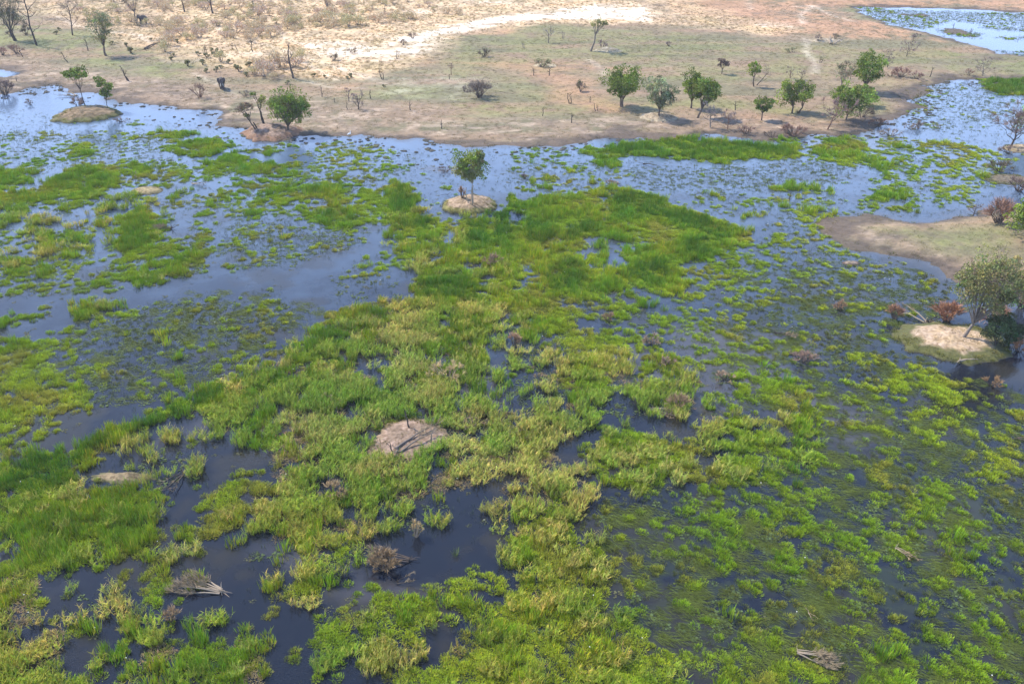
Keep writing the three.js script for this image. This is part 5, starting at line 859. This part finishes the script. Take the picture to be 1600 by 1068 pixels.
// stumps, posts and snags
[
  [932, 173, 11, 2, -1, 'dark two-pronged stump left of the dense round tree'], [200, 126, 22, 2, -6, 'dark leaning stump on the grass right of the left island'], [106, 97, 16, 1, -7, 'leaning dead stump above the left island'],
  [137, 79, 17, 1, -1, 'thin standing snag left of the rounded grey green tree'], [36, 89, 11, 1, -5, 'short dark leaning snag under the olive grey tree'], [26, 127, 7, 1, 0, 'little post on the mud between the two left ponds'],
  [288, 19, 30, 1, -1, 'bare trunk at the top, leftmost of four above the scrub'], [332, 21, 34, 1, 0, 'straight dark trunk at the top, second of four above the scrub'], [395, 16, 24, 1, 2, 'thin trunk at the top, third of four above the scrub'], [512, 12, 22, 2, -3, 'pale twin trunk at the top, fourth of four above the scrub'],
  [601, 21, 12, 1, 1, 'small snag in the scrub near the white pan'], [395, 81, 17, 1, -1, 'lone post on the sand left of the dead pronged tree'], [363, 77, 11, 1, 0, 'short snag on the sand, left one of a pair'], [371, 79, 10, 1, -3, 'short snag on the sand, right one of a pair'],
  [321, 85, 12, 2, 2, 'forked snag among small dark bushes on the sand'], [598, 124, 15, 2, -2, 'knotted double stump at the edge of the sand'], [620, 92, 13, 2, 2, 'crooked dead stump on the pale sand below the pan'],
  [543, 171, 11, 1, -1, 'short dark stump on the mud left of the bare spreading sapling'], [523, 160, 7, 1, 0, 'tiny dark stump on the mud above the dense bank tree'], [579, 154, 13, 1, 0, 'upright post in a green patch right of the saplings'], [702, 124, 8, 1, 0, 'short stick in front of the reddish sapling'],
  [641, 172, 14, 1, 0, 'thin forked stick on the middle mud'], [690, 201, 14, 1, 0, 'dark stick close to the middle shore'], [848, 181, 12, 1, 0, 'bare stick on the plain left of the two-pronged stump'], [893, 192, 16, 1, 0, 'dead stick at the shore left of the two-pronged stump'],
  [891, 162, 16, 2, -2, 'forked dead sapling left of the round green tree'], [922, 160, 9, 1, 1, 'short dead stem right of the forked sapling'], [834, 118, 12, 1, -1, 'dead stick below the yellowish mound, left one'], [858, 118, 13, 1, 0, 'dead stick below the yellowish mound, right one'],
  [819, 75, 9, 2, -2, 'small forked snag left of the small pale bare tree'], [880, 60, 11, 2, 0, 'twiggy snag right of the small pale bare tree'], [862, 49, 9, 2, 0, 'faint snag behind the small pale bare tree'], [1453, 120, 14, 1, 3, 'lone leaning snag right of the pinkish heap'],
  [1282, 98, 9, 2, 2, 'little snag on the right hand plain'], [1149, 172, 14, 1, -1, 'bare stick left of the small green tree with a thin stem'], [1530, 128, 8, 1, 0, 'dark stump at the left tip of the inlet reeds'], [1490, 42, 9, 1, 0, 'dark stump on the green lagoon islet'], [1488, 54, 6, 1, 0, 'short dark stick in the water before the lagoon islet'], [1516, 51, 8, 2, 3, 'forked snag at the right end of the lagoon islet'], [1591, 63, 7, 1, 0, 'stick in the lagoon at the right edge'],
  [800, 222, 3, 1, 0, 'tiny stub at the middle shoreline'], [1234, 313, 18, 1, 1, 'dark stump in the reeds left of the right spit'], [1434, 309, 10, 2, -2, 'dark snag in water above the right spit'], [1002, 640, 28, 1, -10, 'dark broken stem beside the clump of dry stalks'], [612, 711, 20, 1, -2, 'dark stump at the front of the bare pinkish mound'], [694, 896, 9, 1, 2, 'tiny dark stub in the dark pool'], [640, 668, 30, 1, -8, 'thin dead stem standing on the bare pinkish mound'], [672, 690, 22, 1, 8, 'thin pale stem at the right side of the bare pinkish mound'],
  [1102, 605, 8, 1, 0, 'short rust coloured stub by the long pale dry tuft'],
].forEach(([px, py, hp, prongs, lean, label], i) => stump({ px, py, hp, prongs, lean, label, seed: 2000 + i, bark: /rust/.test(label) ? 'rust' : /pale|faint|thin trunk/.test(label) ? 'grey' : 'dark', ...(py > 500 ? { r: 0.1 } : {}) }));

// fallen wood
[
  { px: 345, py: 925, tx: 280, ty: 912, limbs: 6, fan: 0.55, roots: 8, r: 0.09, bark: 'pale', twig: 12, rise: 0.5, label: 'fan shaped fallen tree with five pale limbs in the dark channel' },
  { px: 285, py: 742, tx: 258, ty: 770, limbs: 3, fan: 0.6, roots: 9, r: 0.07, bark: 'brown', twig: 3, rise: 0.5, rootUp: 1.6, label: 'dark upturned roots in the blue pool at the left' },
  { px: 268, py: 358, tx: 242, ty: 357, limbs: 5, fan: 0.6, roots: 9, r: 0.1, bark: 'dark', twig: 8, rise: 0.8, rootUp: 1.3, label: 'fallen tree with a black root crown in the left marsh' },
  { px: 639, py: 876, tx: 570, ty: 872, limbs: 4, fan: 0.45, roots: 6, r: 0.08, bark: 'brown', twig: 14, rise: 1.0, label: 'toppled brushy bush with its root end in the dark pool' },
  { px: 622, py: 708, tx: 690, ty: 672, limbs: 2, fan: 0.2, roots: 4, r: 0.15, bark: 'grey', twig: 4, rise: 1.2, label: 'long fallen trunk across the front of the bare pinkish mound' },
  { px: 1018, py: 640, tx: 1060, ty: 655, limbs: 3, fan: 0.5, roots: 5, r: 0.09, bark: 'grey', twig: 4, rise: 0.7, label: 'pale fallen branch under the clump of dry stalks' },
  { px: 1400, py: 856, tx: 1430, ty: 876, limbs: 3, fan: 0.3, roots: 3, r: 0.05, bark: 'pale', twig: 4, rise: 0.3, label: 'bundle of pale sticks lying on the green mats at the lower right' },
  { px: 1246, py: 1020, tx: 1312, ty: 1042, limbs: 4, fan: 0.35, roots: 4, r: 0.06, bark: 'pale', twig: 14, rise: 0.7, twigColour: [0.3, 0.23, 0.14], label: 'fallen bush with pale limbs at the bottom right' },
  { px: 1446, py: 503, tx: 1402, ty: 484, limbs: 2, fan: 0.35, roots: 3, r: 0.12, bark: 'pale', twig: 3, rise: 1.6, label: 'white fallen branch at the left end of the sandy island' },
  { px: 1450, py: 504, tx: 1492, ty: 500, limbs: 2, fan: 0.3, roots: 3, r: 0.12, bark: 'dark', twig: 4, rise: 1.6, label: 'dark fallen branch behind the sandy island, under the rust red bush' },
  { px: 1300, py: 72, tx: 1312, ty: 62, limbs: 2, fan: 0.5, roots: 4, r: 0.3, bark: 'pale', twig: 0, rise: 1.5, label: 'white fallen trunk on the pale lagoon mound' },
  { px: 228, py: 80, tx: 262, ty: 70, limbs: 3, fan: 0.5, roots: 4, r: 0.2, bark: 'dark', twig: 5, rise: 1.4, label: 'dark fallen tree on the sand right of the rounded tree' },
  { px: 1235, py: 552, tx: 1272, ty: 562, limbs: 4, fan: 0.4, roots: 6, r: 0.07, bark: 'brown', twig: 5, rise: 0.7, label: 'broken sticks in the dead pinkish brush at the right' },
  { px: 1212, py: 521, tx: 1244, ty: 528, limbs: 3, fan: 0.4, roots: 5, r: 0.07, bark: 'dark', twig: 5, rise: 0.6, label: 'dark twisted branch with a green mat above the pinkish brush' },
  { px: 1590, py: 686, tx: 1618, ty: 690, limbs: 2, fan: 0.4, roots: 4, r: 0.07, bark: 'brown', twig: 4, rise: 0.4, label: 'half sunk branch at the right edge' },
  { px: 700, py: 305, tx: 684, ty: 306, limbs: 1, roots: 2, r: 0.09, bark: 'dark', twig: 0, rise: 0.1, label: 'dark floating log left of the round sandy island' },
  { px: 300, py: 288, tx: 322, ty: 290, limbs: 2, roots: 3, r: 0.1, bark: 'pale', twig: 3, rise: 0.2, label: 'pale log on the mud right of the tiny flat island' },
  { px: 118, py: 150, tx: 88, ty: 148, limbs: 2, fan: 0.5, roots: 3, r: 0.2, bark: 'pale', twig: 2, rise: 0.3, label: 'pale log in the shallows behind the left island' },
  { px: 620, py: 912, tx: 650, ty: 905, limbs: 2, fan: 0.6, roots: 5, r: 0.05, bark: 'dark', twig: 4, rise: 0.5, label: 'small twigs at the pale rim of the dark pool' },
  { px: 1500, py: 566, tx: 1540, ty: 563, limbs: 1, roots: 2, r: 0.22, bark: 'pale', twig: 0, rise: 0.05, label: 'pale log along the front edge of the sandy island' },
  { px: 1005, py: 256, tx: 1040, ty: 262, limbs: 1, roots: 2, r: 0.12, bark: 'dark', twig: 0, rise: 0.1, label: 'dark log in the water below the far reed belt' },
  { px: 1264, py: 958, tx: 1275, ty: 972, limbs: 2, fan: 0.5, roots: 2, r: 0.03, bark: 'pale', twig: 1, rise: 0.2, label: 'two bent yellow stalks in the dark water at the lower right' },
].forEach((o, i) => fallen({ seed: 2600 + i * 3, ...o }));

// a grass tuft and low heap that stand alone in the dark pool
{
  const [x, z] = spot(712, 868), t = thing('grass_tuft', x, -0.02, z, 'single green grass tuft alone in the dark pool', 'grass tuft');
  part('blade', tuft(71, 26, 0.28, [0.5, 1.1], 0.04, [0.1, 0.5], 0.4, 3, [0.1, 0.14, 0.03], [0.22, 0.3, 0.05]), M.blade, t);
}

// scrub: small dry bushes scattered over the sand, copies of a few
{
  const rng = rngOf(4242), kinds = [[0.52, 0.42, 0.25, 0.55, 0.46, 0.28], [0.52, 0.41, 0.27, 0.56, 0.45, 0.29], [0.47, 0.41, 0.23, 0.5, 0.45, 0.24], [0.52, 0.39, 0.28, 0.54, 0.42, 0.31]];
  const models = kinds.map((c, i) => bush({ px: 250 + i * 30, py: 40, hp: 12, wp: 22, stems: 10, twig: 4, leaf: 46, leafSize: 0.24, bark: 'pale', seed: 3100 + i, colour: c.slice(0, 3), leafColour: c.slice(3), name: 'dry_shrub', label: 'small dry greyish shrub in the scrub on the upper left sand', category: 'shrub', group: 'dry shrubs scattered over the upper left sand' }));
  const dark = bush({ px: 323, py: 90, hp: 8, wp: 11, stems: 10, twig: 8, leaf: 30, leafSize: 0.24, seed: 3200, colour: [0.27, 0.23, 0.13], leafColour: [0.27, 0.255, 0.12], name: 'dark_shrub', label: 'small dark olive shrub on the grassy sand around the elephant facing us', category: 'shrub', group: 'dark shrubs near the elephant facing us' });
  const put = (m, px, py, s) => { const c = m.clone(), [x, z] = spot(px, py); c.name = numbered(m.name.replace(/_\d+$/, '')); c.position.set(x, groundAt(x, z), z); c.rotation.y = rng() * 6.283; c.scale.set(s, s * (0.75 + 0.5 * rng()), s); scene.add(c); };
  const taken = [];
  for (let guard = 0; guard < 6000 && taken.length < 205; guard++) {
    const px = 125 + rng() * 560, py = 2 + 68 * Math.pow(rng(), 1.1) - (px > 500 ? 20 : 0), edge = px < 250 ? 44 : px < 420 ? 70 : px < 520 ? 52 : 40;
    if (py > edge || py < 0) continue;
    const [x, z] = spot(px, py); if (panMap.at(x, z) > 0.35 || taken.some((p) => Math.hypot(p[0] - x, p[1] - z) < 2.6) || even(x, z, 16, 471) < 0.22) continue;
    taken.push([x, z]); put(models[(rng() * 4) | 0], px, py, 0.55 + 0.75 * rng() * rng() + (rng() < 0.15 ? 0.5 : 0));
  }
  for (const [px, py, s] of [[405, 108, 1.4], [425, 112, 1.5], [440, 108, 1.7], [415, 123, 1.5], [398, 121, 1.2], [462, 107, 1.5], [470, 100, 1.2], [432, 98, 1.1], [404, 56, 1.2], [425, 60, 1.3], [436, 55, 1.1], [452, 42, 1.3], [510, 42, 1.9], [520, 46, 1.4], [545, 45, 1.6], [560, 42, 1.6], [590, 38, 1.5], [640, 32, 1.3], [700, 24, 1.1], [715, 25, 1.0], [672, 13, 1.0], [262, 74, 1.6], [258, 84, 1.2], [312, 62, 1.3], [285, 58, 1.2], [345, 100, 1.1], [390, 62, 1.1], [428, 128, 0.8]]) put(models[(rng() * 4) | 0], px, py, s);
  for (const [px, py, s] of [[294, 106, 1.1], [317, 104, 1], [310, 90, .8], [335, 91, .9], [339, 85, .8], [345, 90, 1], [331, 84, .8], [268, 97, .9], [270, 91, .8], [277, 70, .9], [346, 110, .8], [357, 102, .9], [374, 115, 1.1], [389, 108, 1], [367, 109, .7], [322, 117, .9], [338, 116, .9], [385, 123, 1], [175, 73, .8], [198, 76, .8], [205, 86, 1.2], [188, 60, .6], [236, 66, .7], [600, 140, .6], [548, 124, .8], [508, 124, .7], [543, 126, .7], [449, 134, .8], [88, 57, .9], [93, 50, .7], [312, 130, .7], [490, 122, .8]]) put(dark, px, py, s);
}

// animals
elephant(347, 138.5, 0.3, 0.98, 'elephant walking towards the viewer on the grass, ears spread', 0.28);
elephant(223, 36.5, -1.45, 0.95, 'dark elephant standing side on behind the half bare brownish tree', 0.12);
wadingBird(546, 214, 1.35, 0.3, 'white long-necked wading bird on the muddy far shore');
renderer.render(scene, camera);
